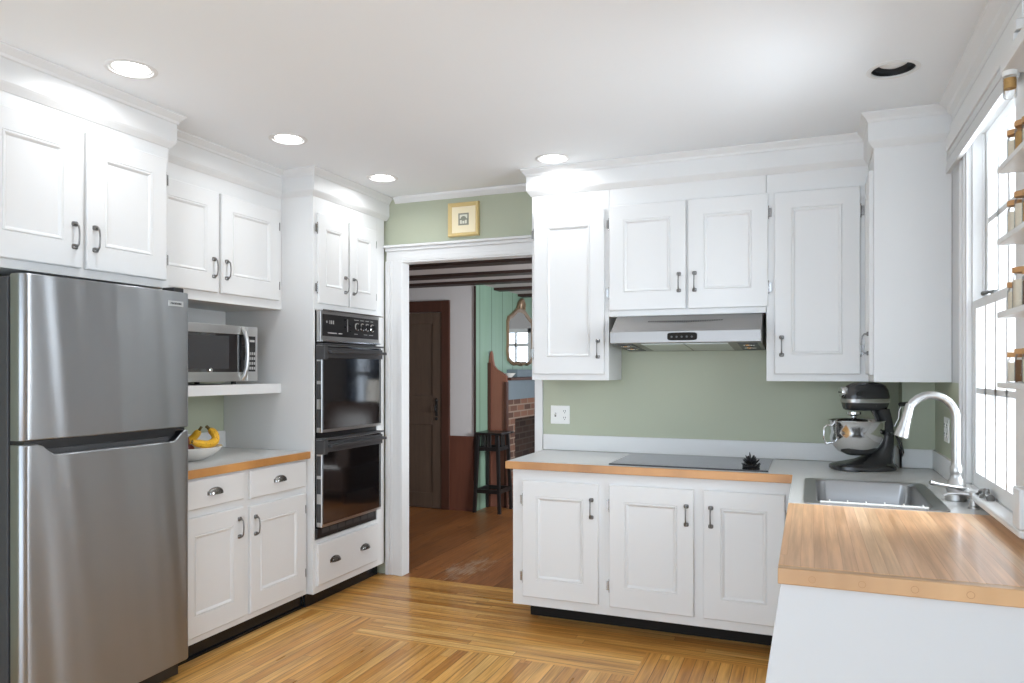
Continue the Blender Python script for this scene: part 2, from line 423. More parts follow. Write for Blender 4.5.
# walls
mb = MB(); mb.box(XL - .1, XL, YR, YB + .1, 0, ZC)
struct('wall_left', mb, MGREEN, 'sage green wall behind the fridge and microwave nook', 'wall')
DX0, DX1, DZ = -2.605, -1.63, 2.17
mb = MB()
mb.mi = 0
mb.box(XL, DX0, YB, YB + .07, 0, ZC); mb.box(DX1, XR, YB, YB + .07, 0, ZC); mb.box(DX0, DX1, YB, YB + .07, DZ, ZC)
struct('wall_back', mb, MGREEN, 'sage green back wall holding the doorway', 'wall')
WY0, WY1, WZ0, WZ1 = 2.66, 3.42, 0.965, 2.36
mb = MB()
mb.box(XR, XR + .14, YR, WY0, 0, ZC); mb.box(XR, XR + .14, WY1, YB + .1, 0, ZC)
mb.box(XR, XR + .14, WY0, WY1, 0, WZ0); mb.box(XR, XR + .14, WY0, WY1, WZ1, ZC)
struct('wall_right', mb, MWALLW, 'white window wall right of the sink', 'wall')
mb = MB(); mb.box(0.445, XR - .001, 4.32, YB - .001, 0.916, 1.362)
struct('wall_chase', mb, MGREEN, 'boxed-out green corner behind the faucet', 'wall')
mb = MB(); mb.box(XR - .004, XR - .0005, 3.62, 4.32, 1.012, 1.362)
struct('wall_right_green', mb, MGREEN, 'green strip of wall beside the sink under the corner cabinet', 'wall')

# soffits with cove and crown over the cabinets
SOFF = [(-0.012, 2.458), (0.004, 2.458), (0.008, 2.463), (0.021, 2.480), (0.026, 2.489), (0.026, 2.572), (0.031, 2.576), (0.034, 2.586), (0.050, 2.604), (0.055, 2.609), (0.055, 2.6165), (-0.012, 2.6165)]
struct('trim_1', sweep([(-2.79, YR), (-2.79, 2.63), (-2.97, 2.63), (-2.97, 3.655), (-2.74, 3.655), (-2.74, 4.478)], SOFF), MW, 'white soffit and crown moulding stepping along above the left cabinets', 'moulding')
struct('trim_2', sweep([(-1.545, 4.478), (-1.545, 4.17), (0.28, 4.17), (0.28, 3.86), (0.598, 3.86)], SOFF), MW, 'white soffit and crown moulding above the back wall cabinets', 'moulding')
struct('trim_3', sweep([(-2.668, YB), (-1.617, YB)], [(0, 2.573), (0.006, 2.573), (0.012, 2.582), (0.030, 2.602), (0.034, 2.6165), (0, 2.6165)]), MW, 'small white crown moulding above the doorway', 'moulding')
struct('trim_4', sweep([(XR, 3.787), (XR, YR)], [(0, 2.525), (0.012, 2.525), (0.014, 2.55), (0.030, 2.565), (0.034, 2.58), (0.060, 2.605), (0.062, 2.6165), (0, 2.6165)]), MW, 'white crown moulding above the window', 'moulding')
# doorway casing
mb = MB()
for a, b, d in ((DX0 - .13, DX0 - .012, .018), (DX0 - .13, DX0 - .10, .026), (DX0 - .088, DX0 - .078, .021), (DX0 - .03, DX0, .024)): mb.box(a, b, YB - d, YB, 0, DZ + .004)
mb.box(DX1, DX1 + .05, YB - .02, YB, 0, DZ)
mb.box(DX0 - .125, DX1 + .05, YB - .018, YB, DZ, DZ + .10); mb.box(DX0 - .0, DX1 + .05, YB - .024, YB, DZ, DZ + .028)
mb.box(DX0 - .13, DX1 + .05, YB - .03, YB, DZ + .072, DZ + .095); mb.box(DX0 - .137, DX1 + .055, YB - .045, YB, DZ + .095, DZ + .112)
mb.box(DX0 - .012, DX0 + .003, YB - .023, YB + .075, 0, DZ); mb.box(DX1 - .003, DX1 + .012, YB - .019, YB + .075, 0, DZ); mb.box(DX0, DX1, YB - .022, YB + .075, DZ - .012, DZ)
struct('trim_5', mb, MW, 'white moulded casing around the doorway', 'door casing', bevel=.003)
# backsplash boards
mb = MB()
mb.box(-1.575, 0.445, 4.462, YB - .001, .916, 1.012); mb.box(.428, .445, 4.302, 4.462, .916, 1.012); mb.box(.428, .582, 4.302, 4.319, .916, 1.012)
mb.box(.582, XR - .001, 3.545, 4.319, .916, 1.012)
struct('trim_6', mb, MW, 'low white backsplash board along the back counter', 'backsplash', bevel=.002)
mb = MB()
mb.box(XL, XL + .018, 2.66, 3.653, .937, 1.04); mb.box(XL, XL + .018, 2.64, 3.653, 1.70, 1.79)
struct('trim_7', mb, MW, 'white boards low and high on the nook wall behind the fruit bowl', 'backsplash')

# ------------------------------------------------------------------ window over the sink
wn = thing('window_1', 'white double hung window with small panes beside the sink', 'window', (XR, WY1, WZ0), kind='structure')
mb = MB()
mb.box(XR - .02, XR, WY1, WY1 + .105, WZ0, WZ1 + .03); mb.box(XR - .03, XR, WY1 + .085, WY1 + .105, WZ0, WZ1 + .03); mb.box(XR - .026, XR, WY1 + .03, WY1 + .04, WZ0, WZ1 + .03)
mb.box(XR - .02, XR, WY0 - .105, WY0, WZ0, WZ1 + .03)
mb.box(XR - .02, XR, WY0 - .105, WY1 + .105, WZ1, WZ1 + .10); mb.box(XR - .045, XR, WY0 - .12, WY1 + .30, WZ1 + .045, WZ1 + .075); mb.box(XR - .03, XR, WY0 - .12, WY1 + .30, WZ1 + .075, WZ1 + .13)
wpart('casing', mb, MW, wn, bevel=.003)
mb = MB(); mb.box(XR, XR + .16, WY1 - .012, WY1, WZ0, WZ1); mb.box(XR, XR + .16, WY0, WY0 + .012, WZ0, WZ1); mb.box(XR, XR + .16, WY0, WY1, WZ1 - .012, WZ1)
mb.box(XR + .034, XR + .04, WY1 - .022, WY1, WZ0, WZ1)
wpart('jamb', mb, MW, wn)
mb = MB(); mb.box(XR - .054, XR - .001, WY0 - .20, WY1 + .125, WZ0 - .022, WZ0); mb.box(XR - .002, XR + .14, WY0 + .001, WY1 - .001, WZ0 - .022, WZ0); mb.box(XR - .018, XR, WY0 - .11, WY1 + .11, .916, WZ0 - .028)
wpart('sill', mb, MW, wn, bevel=.006)
def sash(x0, z0, z1, bot, top):
    mb = MB(); y0, y1 = WY0 + .014, WY1 - .014; s_ = .045; x1 = x0 + .034
    mb.box(x0, x1, y0, y0 + s_, z0, z1); mb.box(x0, x1, y1 - s_, y1, z0, z1)
    mb.box(x0, x1, y0 + s_, y1 - s_, z0, z0 + bot); mb.box(x0, x1, y0 + s_, y1 - s_, z1 - top, z1)
    o = wpart('sash', mb, MW, wn, bevel=.002)
    mb = MB(); zm = (z0 + bot + z1 - top) / 2
    mb.box(x0 + .002, x1 - .002, y0 + s_, y1 - s_, zm - .011, zm + .011)
    for k in (1, 2, 3):
        ym = y0 + s_ + (y1 - y0 - 2 * s_) * k / 4; mb.box(x0 + .002, x1 - .002, ym - .011, ym + .011, z0 + bot, z1 - top)
    wpart('muntins', mb, MW, o)
    mb = MB(); mb.box(x0 + .015, x0 + .018, y0 + s_, y1 - s_, z0 + bot, z1 - top); wpart('glass', mb, MPANE, o)
    return o
lower = sash(XR + .002, WZ0, 1.69, .055, .034)
upper = sash(XR + .042, 1.655, WZ1 - .012, .034, .045)
mb = MB(); mb.lathe([(.016, 0), (.016, .012), (.011, .016)], (XR + .02, 3.12, 1.69), seg=16); mb.tube([(XR + .02, 3.12, 1.70), (XR + .005, 3.15, 1.702), (XR - .005, 3.19, 1.70)], [.006, .006, .009])
wpart('sash_lock', mb, MPEWT, lower, True)
mb = MB(); mb.lathe([(.022, 0), (.020, .010), (.012, .016), (.010, .03), (.006, .034)], (XR - .02, 3.06, WZ0), seg=16, sx=1.0)
mb.tube([(XR - .02, 3.06, WZ0 + .022), (XR - .022, 3.10, WZ0 + .020), (XR - .022, 3.13, WZ0 + .012)], [.007, .008, .010]); mb.tube([(XR - .02, 3.04, WZ0 + .01), (XR - .02, 2.99, WZ0 + .008)], [.010, .014])
wpart('crank', mb, MPEWT, wn, True)
mb = MB()
for y in (WY0 + .013, WY0 + .24, WY0 + .47, WY1 - .058): mb.box(XR + .105, XR + .135, y, y + .045, WZ0, WZ1 - .012)
for z in (WZ0, 1.31, 1.65, 1.98, WZ1 - .06): mb.box(XR + .106, XR + .134, WY0 + .014, WY1 - .014, z, z + .045)
wpart('storm_sash', mb, MW, wn, bevel=.002)
sh = thing('window_shade', 'raised white shade bundle under the window head', 'shade', (XR - .025, 3.1, 2.25))
mb = MB(); mb.box(XR - .05, XR - .032, WY0 - .11, WY1 + .285, 2.365, 2.40); wpart('headrail', mb, MW, sh, bevel=.003)
mb = MB()
for i in range(4): mb.box(XR - .047 + .002 * (i % 2), XR - .0325, WY0 - .105, WY1 + .28, 2.296 + i * .016, 2.3115 + i * .016)
mb.box(XR - .05, XR - .0325, WY0 - .105, WY1 + .28, 2.27, 2.295)
wpart('pleats', mb, MWALLW, sh)

# ------------------------------------------------------------------ recessed ceiling lights
def downlight(i, x, y, lit, label):
    t = thing('recessed_light', label, 'ceiling light', (x, y, ZC), group='recessed ceiling lights')
    mb = MB(); mb.lathe([(RH - .004, .004), (RH - .004, -.003), (RH, -.005), (.092, -.004), (.098, -.001), (.098, 0.0004)], caps=False, seg=40)
    part('trim_ring', mb, MW, t, True)
    mb = MB()
    if lit:
        mb.lathe([(RH - .002, .003), (RH - .008, .006), (RH - .013, .003), (.066, .012), (.058, .022)], caps=False, seg=40); part('gimbal', mb, MW, t, True)
        mb = MB(); mb.lathe([(.0001, .0165), (.059, .0215), (.059, .028), (.0001, .028)], caps=False, seg=32); part('lens', mb, MLENS, t)
        area_light('bulb', (0, 0, .010), (0, 0, 0), .095, .095, LAMP_W, LAMP_COL, 'DISK', t)
    else:
        mb.lathe([(RH - .002, .003), (RH - .004, .02), (.070, .028), (.050, .030)], caps=False, seg=40); part('baffle', mb, MBLACK, t, True, label='black ribbed baffle')
        mb = MB(); mb.lathe([(.0001, .012), (.03, .014), (.052, .024), (.053, .034), (.0001, .04)], caps=False, seg=32); part('lens', mb, MBULBOFF, t, True, label='unlit white lens')
    return t
LL = ['lit recessed light nearest the camera, above the fridge cabinet', 'lit recessed light over the microwave, middle of the left row', 'lit recessed light in front of the oven cabinet', 'lit recessed light right of the doorway, in front of the back cabinets', 'unlit recessed light with black baffle, above the sink']
for i, (x, y) in enumerate(LIGHTS): downlight(i, x, y, i < 4, LL[i])

# ================================================================== CABINETRY
def bow_pull_mesh():
    mb = MB()
    for z in (-.046, .046):
        mb.loft('y', [(0, 0, z, .0125, .0105, 3.5), (-.006, 0, z, .0125, .0105, 3.5), (-.009, 0, z, .0085, .0075, 3)], 14)
    pts = [(0, -.006, .046), (0, -.018, .045), (0, -.026, .036), (0, -.029, .018), (0, -.030, 0), (0, -.029, -.018), (0, -.026, -.036), (0, -.018, -.045), (0, -.006, -.046)]
    mb.tube(pts, [.0058, .0048, .0040, .0034, .0034, .0034, .0040, .0048, .0058], 10)
    return mb.mesh('bow_pull', MPEWT, True)
def cup_pull_mesh():
    mb = MB(); prof = []
    n = 10; rr = []
    for i in range(13):                                 # half dome shell, open below
        a = PI * i / 12; x = -.046 * math.cos(a)
        s_ = math.sqrt(max(0, 1 - (x / .0465) ** 2)) ** .6
        ring = []
        for j in range(n):
            b = PI / 2 * j / (n - 1)
            ring.append((x, -.026 * s_ * math.cos(b) - .001, -.014 + .034 * s_ * math.sin(b)))
        rr.append(ring)
    mb.rings(rr, False, False, closed=False)
    bmesh.ops.solidify(mb.bm, geom=mb.bm.faces[:], thickness=.002)
    mb.box(-.050, .050, -.003, 0, -.016, -.010); mb.box(-.05, -.04, -.003, 0, -.016, .004); mb.box(.04, .05, -.003, 0, -.016, .004)
    return mb.mesh('cup_pull', MCUP, True)
def hinge_mesh():
    mb = MB(); mb.box(-.016, .0, -.005, 0, -.024, .024)
    mb.lathe([(.002, -.036), (.0045, -.033), (.0025, -.029), (.0045, -.027), (.0045, .027), (.0025, .029), (.0045, .033), (.002, .036)], (0, -.006, 0), seg=10)
    return mb.mesh('hinge', MHING, True)
ME_BOW, ME_CUP, ME_HINGE = bow_pull_mesh(), cup_pull_mesh(), hinge_mesh()
def door_mesh(w, h, st=.082, rb=.10, rt=.085, t=.019):
    mb = MB()
    def ring(i, y, fr=0):
        if fr == 0: return [(i, y, i), (w - i, y, i), (w - i, y, h - i), (i, y, h - i)]
        return [(st + i, y, rb + i), (w - st - i, y, rb + i), (w - st - i, y, h - rt - i), (st + i, y, h - rt - i)]
    R = [ring(0, 0), ring(0, -t + .004), ring(.004, -t), ring(0, -t, 1), ring(.003, -t + .003, 1), ring(.007, -t - .0015, 1), ring(.012, -t - .0005, 1), ring(.020, -t + .006, 1), ring(.0205, -t + .0065, 1)]
    mb.rings(R); return mb.mesh('door', MW)
def slab_mesh(w, h, t=.019):
    mb = MB()
    mb.rings([[(0, 0, 0), (w, 0, 0), (w, 0, h), (0, 0, h)], [(0, -t + .005, 0), (w, -t + .005, 0), (w, -t + .005, h), (0, -t + .005, h)], [(.006, -t, .006), (w - .006, -t, .006), (w - .006, -t, h - .006), (.006, -t, h - .006)]])
    return mb.mesh('drawer', MW)
ROT = {'S': 0.0, 'E': PI / 2, 'W': -PI / 2}
def cab_door(root, x0, x1, z0, z1, pull, hinge, pz, **k):
    """door in the cabinet's own frame (x along the front, -y outwards); pull/hinge side 'l' or 'r'; pz height of the pull centre"""
    zb = root.location.z; w, h = x1 - x0, z1 - z0
    d = link('door', door_mesh(w, h, **k), root, (x0, -.0005, z0 - zb))
    link('pull', ME_BOW, d, ((.036 if pull == 'l' else w - .036), -.019, pz - z0))
    for hz in (.13 * h if h > .8 else .17 * h, h - (.13 * h if h > .8 else .17 * h)):
        q = link('hinge', ME_HINGE, d, (-.001 if hinge == 'l' else w + .001, -.004, hz))
        if hinge == 'r': q.scale = (-1, 1, 1)
    return d
def cab_drawer(root, x0, x1, z0, z1, cups):
    zb = root.location.z; w, h = x1 - x0, z1 - z0
    d = link('drawer', slab_mesh(w, h), root, (x0, -.0005, z0 - zb))
    for cx in cups: link('cup_pull', ME_CUP, d, (cx * w, -.019, h * .52))
    return d
def cabinet(label, face, ox, oy, z0, boxes, name='cabinet', cat='cabinet'):
    """boxes: carcass boxes in the cabinet frame, absolute heights"""
    t = thing(name, label, cat, (ox, oy, z0), ROT[face]); mb = MB()
    for a in boxes: mb.box(a[0], a[1], a[2], a[3], a[4] - z0, a[5] - z0)
    part('carcass', mb, MW, t, bevel=.0015); return t

# left run ----------------------------------------------------------
t = cabinet('white two-door cabinet mounted above the fridge', 'E', -2.79, 1.72, 1.80, [(0, .91, 0, .629, 1.80, 2.612)], 'wall_cabinet')
cab_door(t, .04, .451, 1.835, 2.40, 'r', 'l', 1.965); cab_door(t, .473, .884, 1.835, 2.40, 'l', 'r', 1.965)
t = cabinet('white two-door cabinet above the microwave nook', 'E', -2.97, 2.632, 1.785, [(0, 1.022, 0, .449, 1.785, 2.612)], 'wall_cabinet')
cab_door(t, .05, .487, 1.835, 2.375, 'r', 'l', 1.965); cab_door(t, .509, .981, 1.835, 2.375, 'l', 'r', 1.965)
# tall oven cabinet
t = cabinet('tall white cabinet with the double oven built in', 'E', -2.74, 3.655, 0.083,
            [(0, .018, .0, .679, .083, 2.612), (.70, .793, .0, .679, .083, 2.612), (.018, .70, 0, .679, 1.785, 2.612), (.018, .70, 0, .679, .083, .402), (.018, .70, .60, .679, .402, 1.785)], 'oven_cabinet')
cab_door(t, .03, .338, 1.822, 2.362, 'r', 'l', 1.955, st=.07); cab_door(t, .358, .665, 1.822, 2.362, 'l', 'r', 1.955, st=.07)
cab_drawer(t, .025, .685, .128, .378, (.25, .75))
mb = MB(); mb.box(.0, .793, .055, .075, 0 - .083, -.0005); part('toe_kick', mb, MKICK, t, label='black toe kick')
# base cabinet with two drawers
t = cabinet('white base cabinet with two drawers and two doors between fridge and oven', 'E', -2.787, 2.66, 0.083, [(0, .994, 0, .63, .083, .894)], 'base_cabinet')
cab_drawer(t, .03, .447, .738, .882, (.5,)); cab_drawer(t, .497, .962, .730, .882, (.5,))
cab_door(t, .03, .447, .118, .700, 'r', 'l', .595, st=.075); cab_door(t, .497, .962, .118, .690, 'l', 'r', .585, st=.075)
mb = MB(); mb.box(0, .994, .03, .05, -.083, -.0005); mb.box(.0, .994, .018, .03, -.083, -.07); part('toe_kick', mb, MKICK, t, label='black vinyl toe kick')
ct = thing('countertop', 'short grey countertop with oak edge under the microwave shelf', 'countertop', (-3.1, 3.15, .895))
mb = MB(); mb.box(XL + .001, -2.775, 2.655, 3.654, .895, .935); wpart('laminate_top', mb, MLAM, ct)
mb = MB(); mb.box(-2.775, -2.757, 2.655, 3.654, .893, .935); wpart('oak_edge', mb, MEDGEY, ct, bevel=.003)
mb = MB(); mb.box(XL + .001, -2.972, 2.64, 3.654, 1.281, 1.338)
tag(link('wall_shelf', mb.mesh('wall_shelf', MW), bevel=.003), 'thick white shelf holding the microwave', 'shelf')

# back run, upper -----------------------------------------------------
t = cabinet('tall narrow white wall cabinet right of the doorway', 'S', -1.543, 4.17, 1.36, [(0, .472, 0, .309, 1.36, 2.612)], 'wall_cabinet')
cab_door(t, .017, .448, 1.395, 2.352, 'r', 'l', 1.542)
t = cabinet('white two-door wall cabinet above the range hood', 'S', -1.069, 4.17, 1.725, [(0, .854, 0, .309, 1.725, 2.612)], 'wall_cabinet')
cab_door(t, .003, .435, 1.759, 2.358, 'r', 'l', 1.905); cab_door(t, .448, .865, 1.757, 2.358, 'l', 'r', 1.905)
t = cabinet('tall white wall cabinet right of the range hood', 'S', -.213, 4.17, 1.36, [(0, .492, 0, .309, 1.36, 2.612)], 'wall_cabinet')
cab_door(t, .041, .453, 1.397, 2.355, 'l', 'r', 1.545)
t = cabinet('white corner cabinet with plain side panel next to the window', 'W', .28, 4.478, 1.362, [(0, .618, 0, .318, 1.362, 2.612)], 'corner_cabinet')
cab_door(t, .345, .595, 1.397, 2.36, 'r', 'l', 1.545, st=.06)
# back run, base ------------------------------------------------------
t = cabinet('white three-door base cabinet under the cooktop', 'S', -1.534, 3.84, .12, [(0, 1.465, 0, .639, .12, .872)], 'base_cabinet')
cab_door(t, .063, .493, .172, .812, 'r', 'l', .682); cab_door(t, .553, .990, .169, .813, 'r', 'l', .682, rb=.105); cab_door(t, 1.039, 1.424, .169, .813, 'l', 'r', .682)
mb = MB(); mb.box(.03, 1.46, .20, .22, -.12, -.0005); part('toe_kick', mb, MTOE, t, label='black toe kick')
ct = thing('countertop', 'grey laminate countertop wrapping the corner around cooktop and sink', 'countertop', (-.5, 4.1, .874))
SX0, SX1, SY0, SY1 = -.012, .458, 3.02, 3.70
mb = MB()
mb.box(-1.565, -.053, 3.827, 4.479, .874, .914); mb.box(-.053, XR - .001, SY1, 4.479, .874, .914)
mb.box(-.053, SX0, 3.0, SY1, .874, .914); mb.box(SX1, XR - .001, 3.0, SY1, .874, .914); mb.box(SX0, SX1, 3.0, SY0, .874, .914)
wpart('laminate_top', mb, MLAM, ct)
mb = MB(); mb.box(-1.567, -.075, 3.805, 3.827, .873, .9142); wpart('oak_edge', mb, MEDGE, ct, bevel=.003)
mb = MB(); mb.box(-.075, -.053, 3.0, 3.827, .873, .9142); wpart('side_edge', mb, MLAM, ct)
# peninsula -----------------------------------------------------------
t = thing('peninsula_cabinet', 'plain white cabinet end panel under the butcher block', 'cabinet', (.25, 2.6, 0))
mb = MB()
mb.box(-.045, -.025, 2.05, 3.80, .09, .872); mb.box(-.02, .02, 2.07, 3.8, 0, .09)
wpart('carcass', mb, MW, t)
mb = MB(); k = .125
mb.prism([(-.068, .872), (-.068 - k * 1.0, 0), (XR - .002, 0), (XR - .002, .872)], 'y', 2.015, 2.045)
wpart('end_panel', mb, MWALLW, t, bevel=.002)
bb = thing('butcher_block_top', 'oak butcher block counter at the right foreground', 'countertop', (.25, 2.5, .874))
mb = MB(); mb.box(-.075, XR - .002, 2.032, 2.999, .874, .915); wpart('stave_top', mb, MBUTCH, bb, bevel=.002)
mb = MB(); mb.box(-.075, XR - .002, 1.998, 2.0315, .874, .915)
e_ = wpart('breadboard_edge', mb, MEDGEP, bb, bevel=.003)
for px in (.006, .119, .233, .348, .464):
    mb = MB(); mb.lathe([(.0001, 0), (.0078, 0), (.0078, -.0004), (.0001, -.0004)], (px, 1.998, .893), 'y', 20, False); mb.mi = 1; mb.lathe([(.0076, -.0005), (.0086, -.0005), (.0086, 0), (.0076, 0)], (px, 1.998, .893), 'y', 20, False); wpart('plug', mb, [MEDGEP, MPLUG], e_, label='round wooden plug in the counter edge')
# ================================================================== APPLIANCES
# fridge ----------------------------------------------------------------
fr = thing('refrigerator', 'stainless top freezer refrigerator in the left foreground', 'refrigerator', (-3.0, 2.22, 0))
mb = MB(); mb.box(-3.40, -2.735, 1.842, 2.605, .02, 1.765); mb.box(-3.38, -2.76, 1.86, 2.59, 0, .02); wpart('body', mb, MFRSIDE, fr, bevel=.006)
mb = MB(); mb.box(-2.735, -2.716, 1.852, 2.598, .07, 1.755); wpart('gasket', mb, MBLACK, fr)
FY0, FY1, FXB = 1.838, 2.630, -2.716
def fdoor(z0, z1, cut):
    n = 40; ys_ = [FY0 + (FY1 - FY0) * i / n for i in range(n + 1)]
    def fx(y):
        u = (y - FY0) / (FY1 - FY0); e = min(u, 1 - u) * (FY1 - FY0)
        b = -2.655 + .014 * (1 - (2 * u - 1) ** 2)
        r = .026
        if e < r: b -= r - math.sqrt(max(0, r * r - (r - e) ** 2))
        return b
    ys_ = sorted(set(ys_ + [FY0 + d for d in (.001, .003, .006, .010, .016, .021, .026)] + [FY1 - d for d in (.001, .003, .006, .010, .016, .021, .026)]))
    mb = MB(); rr = []
    for y in ys_:
        a, b = y - FY0, FY1 - y; lo, hi = z0, z1
        if cut:
            d = min(a - .075, b - .05); hi = z1 - .044 * min(1, max(0, d / .05)) ** .7 if d > 0 else z1
        x = fx(y)
        rr.append([(FXB, y, lo), (x - .004, y, lo), (x, y, lo + .004), (x, y, hi - .004), (x - .004, y, hi), (FXB, y, hi)])
    mb.rings(rr); return mb
top = wpart('freezer_door', fdoor(1.158, 1.772, False), MSTEEL, fr, True, label='stainless upper freezer door')
bot = wpart('fridge_door', fdoor(.09, 1.142, True), MSTEEL, fr, True, label='stainless lower fridge door')
mb = MB(); mb.box(-2.712, -2.690, 1.90, 2.575, 1.09, 1.146); mb.box(-2.712, -2.6615, 1.85, 2.60, 1.144, 1.156)
wpart('handle_recess', mb, MBLACK, bot, label='black recessed handle along the top of the lower door')
mb = MB(); mb.box(-2.690, -2.684, 1.945, 2.53, 1.098, 1.118); wpart('handle_grip', mb, MDGREY, bot)
mb = MB(); mb.box(-2.655, -2.6435, 2.493, 2.577, 1.704, 1.729); bd = wpart('badge', mb, MSTEELV, top, bevel=.001, label='small silver name badge')
q = link('lettering', text_mesh('lettering', 'FRIGIDAIRE', .0125, MSLOT), bd)
q.rotation_euler = (PI / 2, 0, PI / 2); q.location = Vector((-2.643, 2.535, 1.7165)) - worg(bd)
mb = MB(); mb.box(-2.75, -2.675, 2.555, 2.61, 1.7725, 1.795); wpart('hinge_cover', mb, MBLACK, fr, bevel=.004)
mb = MB(); mb.box(-2.73, -2.70, 1.85, 2.60, .02, .085); wpart('base_grille', mb, MBLACK, fr)

# microwave --------------------------------------------------------------
mw = thing('microwave', 'stainless microwave with curved handle on the white shelf', 'microwave', (-3.17, 3.18, 1.338))
FXm, y0, y1, z0, z1 = -2.985, 2.905, 3.462, 1.356, 1.668
mb = MB(); mb.box(FXm - .37, FXm - .03, y0 + .003, y1 - .003, z0, z1 - .003); wpart('body', mb, MFRSIDE, mw, bevel=.004)
mb = MB(); yd = 3.375
mb.box(FXm - .03, FXm, y0, yd, z1 - .048, z1); mb.box(FXm - .03, FXm, y0, yd, z0, z0 + .052); mb.box(FXm - .03, FXm - .001, y0, y0 + .02, z0 + .052, z1 - .048)
dr = wpart('door', mb, MSTEELV, mw, bevel=.002)
mb = MB(); mb.box(FXm - .029, FXm - .003, y0 + .02, yd, z0 + .052, z1 - .048)
gw = wpart('window', mb, MGLASSB, dr, label='dark glass door window')
mb = MB(); mb.box(FXm - .003, FXm - .0018, y0 + .04, 3.235, z0 + .07, z1 - .062); wpart('screen', mb, MFRSIDE, gw)
mb = MB(); mb.lathe([(.013, 0), (.013, .0012), (.0001, .0012)], (FXm - .0028, 3.10, z0 + .062), 'x', 20); mb.lathe([(.009, .0012), (.007, .002), (.0001, .002)], (FXm - .0028, 3.10, z0 + .062), 'x', 20)
wpart('emblem', mb, MCHROME, dr, label='small round silver emblem')
mb = MB(); mb.tube([(FXm - .002, 3.335, z1 - .006), (FXm + .014, 3.342, z1 - .03), (FXm + .022, 3.348, z1 - .08), (FXm + .025, 3.350, (z0 + z1) / 2), (FXm + .022, 3.348, z0 + .085), (FXm + .014, 3.342, z0 + .035), (FXm - .002, 3.335, z0 + .010)], [.012, .013, .0125, .012, .0125, .013, .012], 12)
wpart('handle', mb, MSTEELV, dr, True, label='bowed silver handle')
mb = MB(); mb.box(FXm - .03, FXm - .001, yd + .002, y1, z0, z1); cp = wpart('control_panel', mb, MSTEELV, mw, bevel=.002)
mb = MB(); mb.box(FXm - .001, FXm + .001, yd + .012, y1 - .02, z0 + .055, z1 - .055); kp = wpart('keypad', mb, MBLACK, cp)
mb = MB(); mb.box(FXm + .001, FXm + .0016, yd + .02, y1 - .028, z1 - .088, z1 - .075)
wpart('display', mb, MMARK, kp)
for i in range(4):
    for j in range(3):
        mb = MB(); mb.box(FXm + .001, FXm + .0016, yd + .016 + j * .018, yd + .028 + j * .018, z0 + .066 + i * .028, z0 + .082 + i * .028); wpart('button', mb, MMARK, kp)
for a in (y0 + .05, y1 - .14, ):
    for b in (FXm - .05, FXm - .32):
        mb = MB(); mb.lathe([(.014, 0), (.016, .017)], (b, a, 1.3385), seg=14); wpart('foot', mb, MBLACK, mw)

# double oven -------------------------------------------------------------
ov = thing('double_wall_oven', 'black and chrome double wall oven built into the tall cabinet', 'oven', (-2.9, 4.0, .404))
XO = -2.7395; OY0, OY1 = 3.683, 4.330
mb = MB(); mb.box(-3.28, -2.742, OY0 + .01, 4.345, .406, 1.78); wpart('housing', mb, MBLACK, ov)
mb = MB(); mb.box(XO, XO + .034, OY0, OY1, 1.598, 1.780); pn = wpart('control_panel', mb, MSTEELV, ov, bevel=.002)
mb = MB(); mb.box(XO + .034, XO + .036, OY0 + .016, OY1 - .016, 1.625, 1.757); face = wpart('panel_face', mb, MBLACK, pn)
mb = MB(); mb.box(XO, XO + .052, OY0 - .006, OY1 + .025, 1.776, 1.784); mb.box(XO, XO + .046, OY0, OY1 + .01, 1.590, 1.600); wpart('chrome_lip', mb, MCHROME, pn, bevel=.001)
for ky in (4.055, 4.115, 4.170, 4.232):
    mb = MB(); mb.lathe([(.025, 0), (.025, .006), (.019, .008), (.017, .024), (.0001, .025)], (XO + .036, ky, 1.697), 'x', 20); mb.box(XO + .06, XO + .066, ky - .003, ky + .003, 1.682, 1.712)
    kn = wpart('knob', mb, [MBLACK], face, True)
    mb = MB(); mb.lathe([(.0255, .0055), (.0265, .0065), (.0195, .0092), (.019, .008)], (XO + .036, ky, 1.697), 'x', 20, False); wpart('knob_ring', mb, MCHROME, kn, True)
mb = MB()
for (a, b, c, d) in ((3.735, 3.745, 1.705, 1.718), (3.765, 3.769, 1.700, 1.722), (3.778, 3.79, 1.700, 1.722), (3.80, 3.812, 1.700, 1.722), (3.75, 3.84, 1.642, 1.648), (3.86, 3.90, 1.642, 1.648), (3.955, 3.96, 1.66, 1.74), (4.03, 4.08, 1.738, 1.742), (4.10, 4.14, 1.738, 1.742), (4.16, 4.2, 1.738, 1.742), (4.22, 4.25, 1.738, 1.742), (4.03, 4.07, 1.648, 1.652), (4.14, 4.18, 1.648, 1.652), (4.2, 4.25, 1.648, 1.652)): mb.box(XO + .036, XO + .0365, a, b, c, d)
wpart('panel_markings', mb, MMARK, face)
for ky, kz in ((3.93, 1.735), (3.93, 1.69), (3.985, 1.70), (3.985, 1.665)):
    mb = MB(); mb.lathe([(.008, 0), (.007, .010), (.0001, .011)], (XO + .036, ky, kz), 'x', 12); wpart('button', mb, MBLACK, face, True)
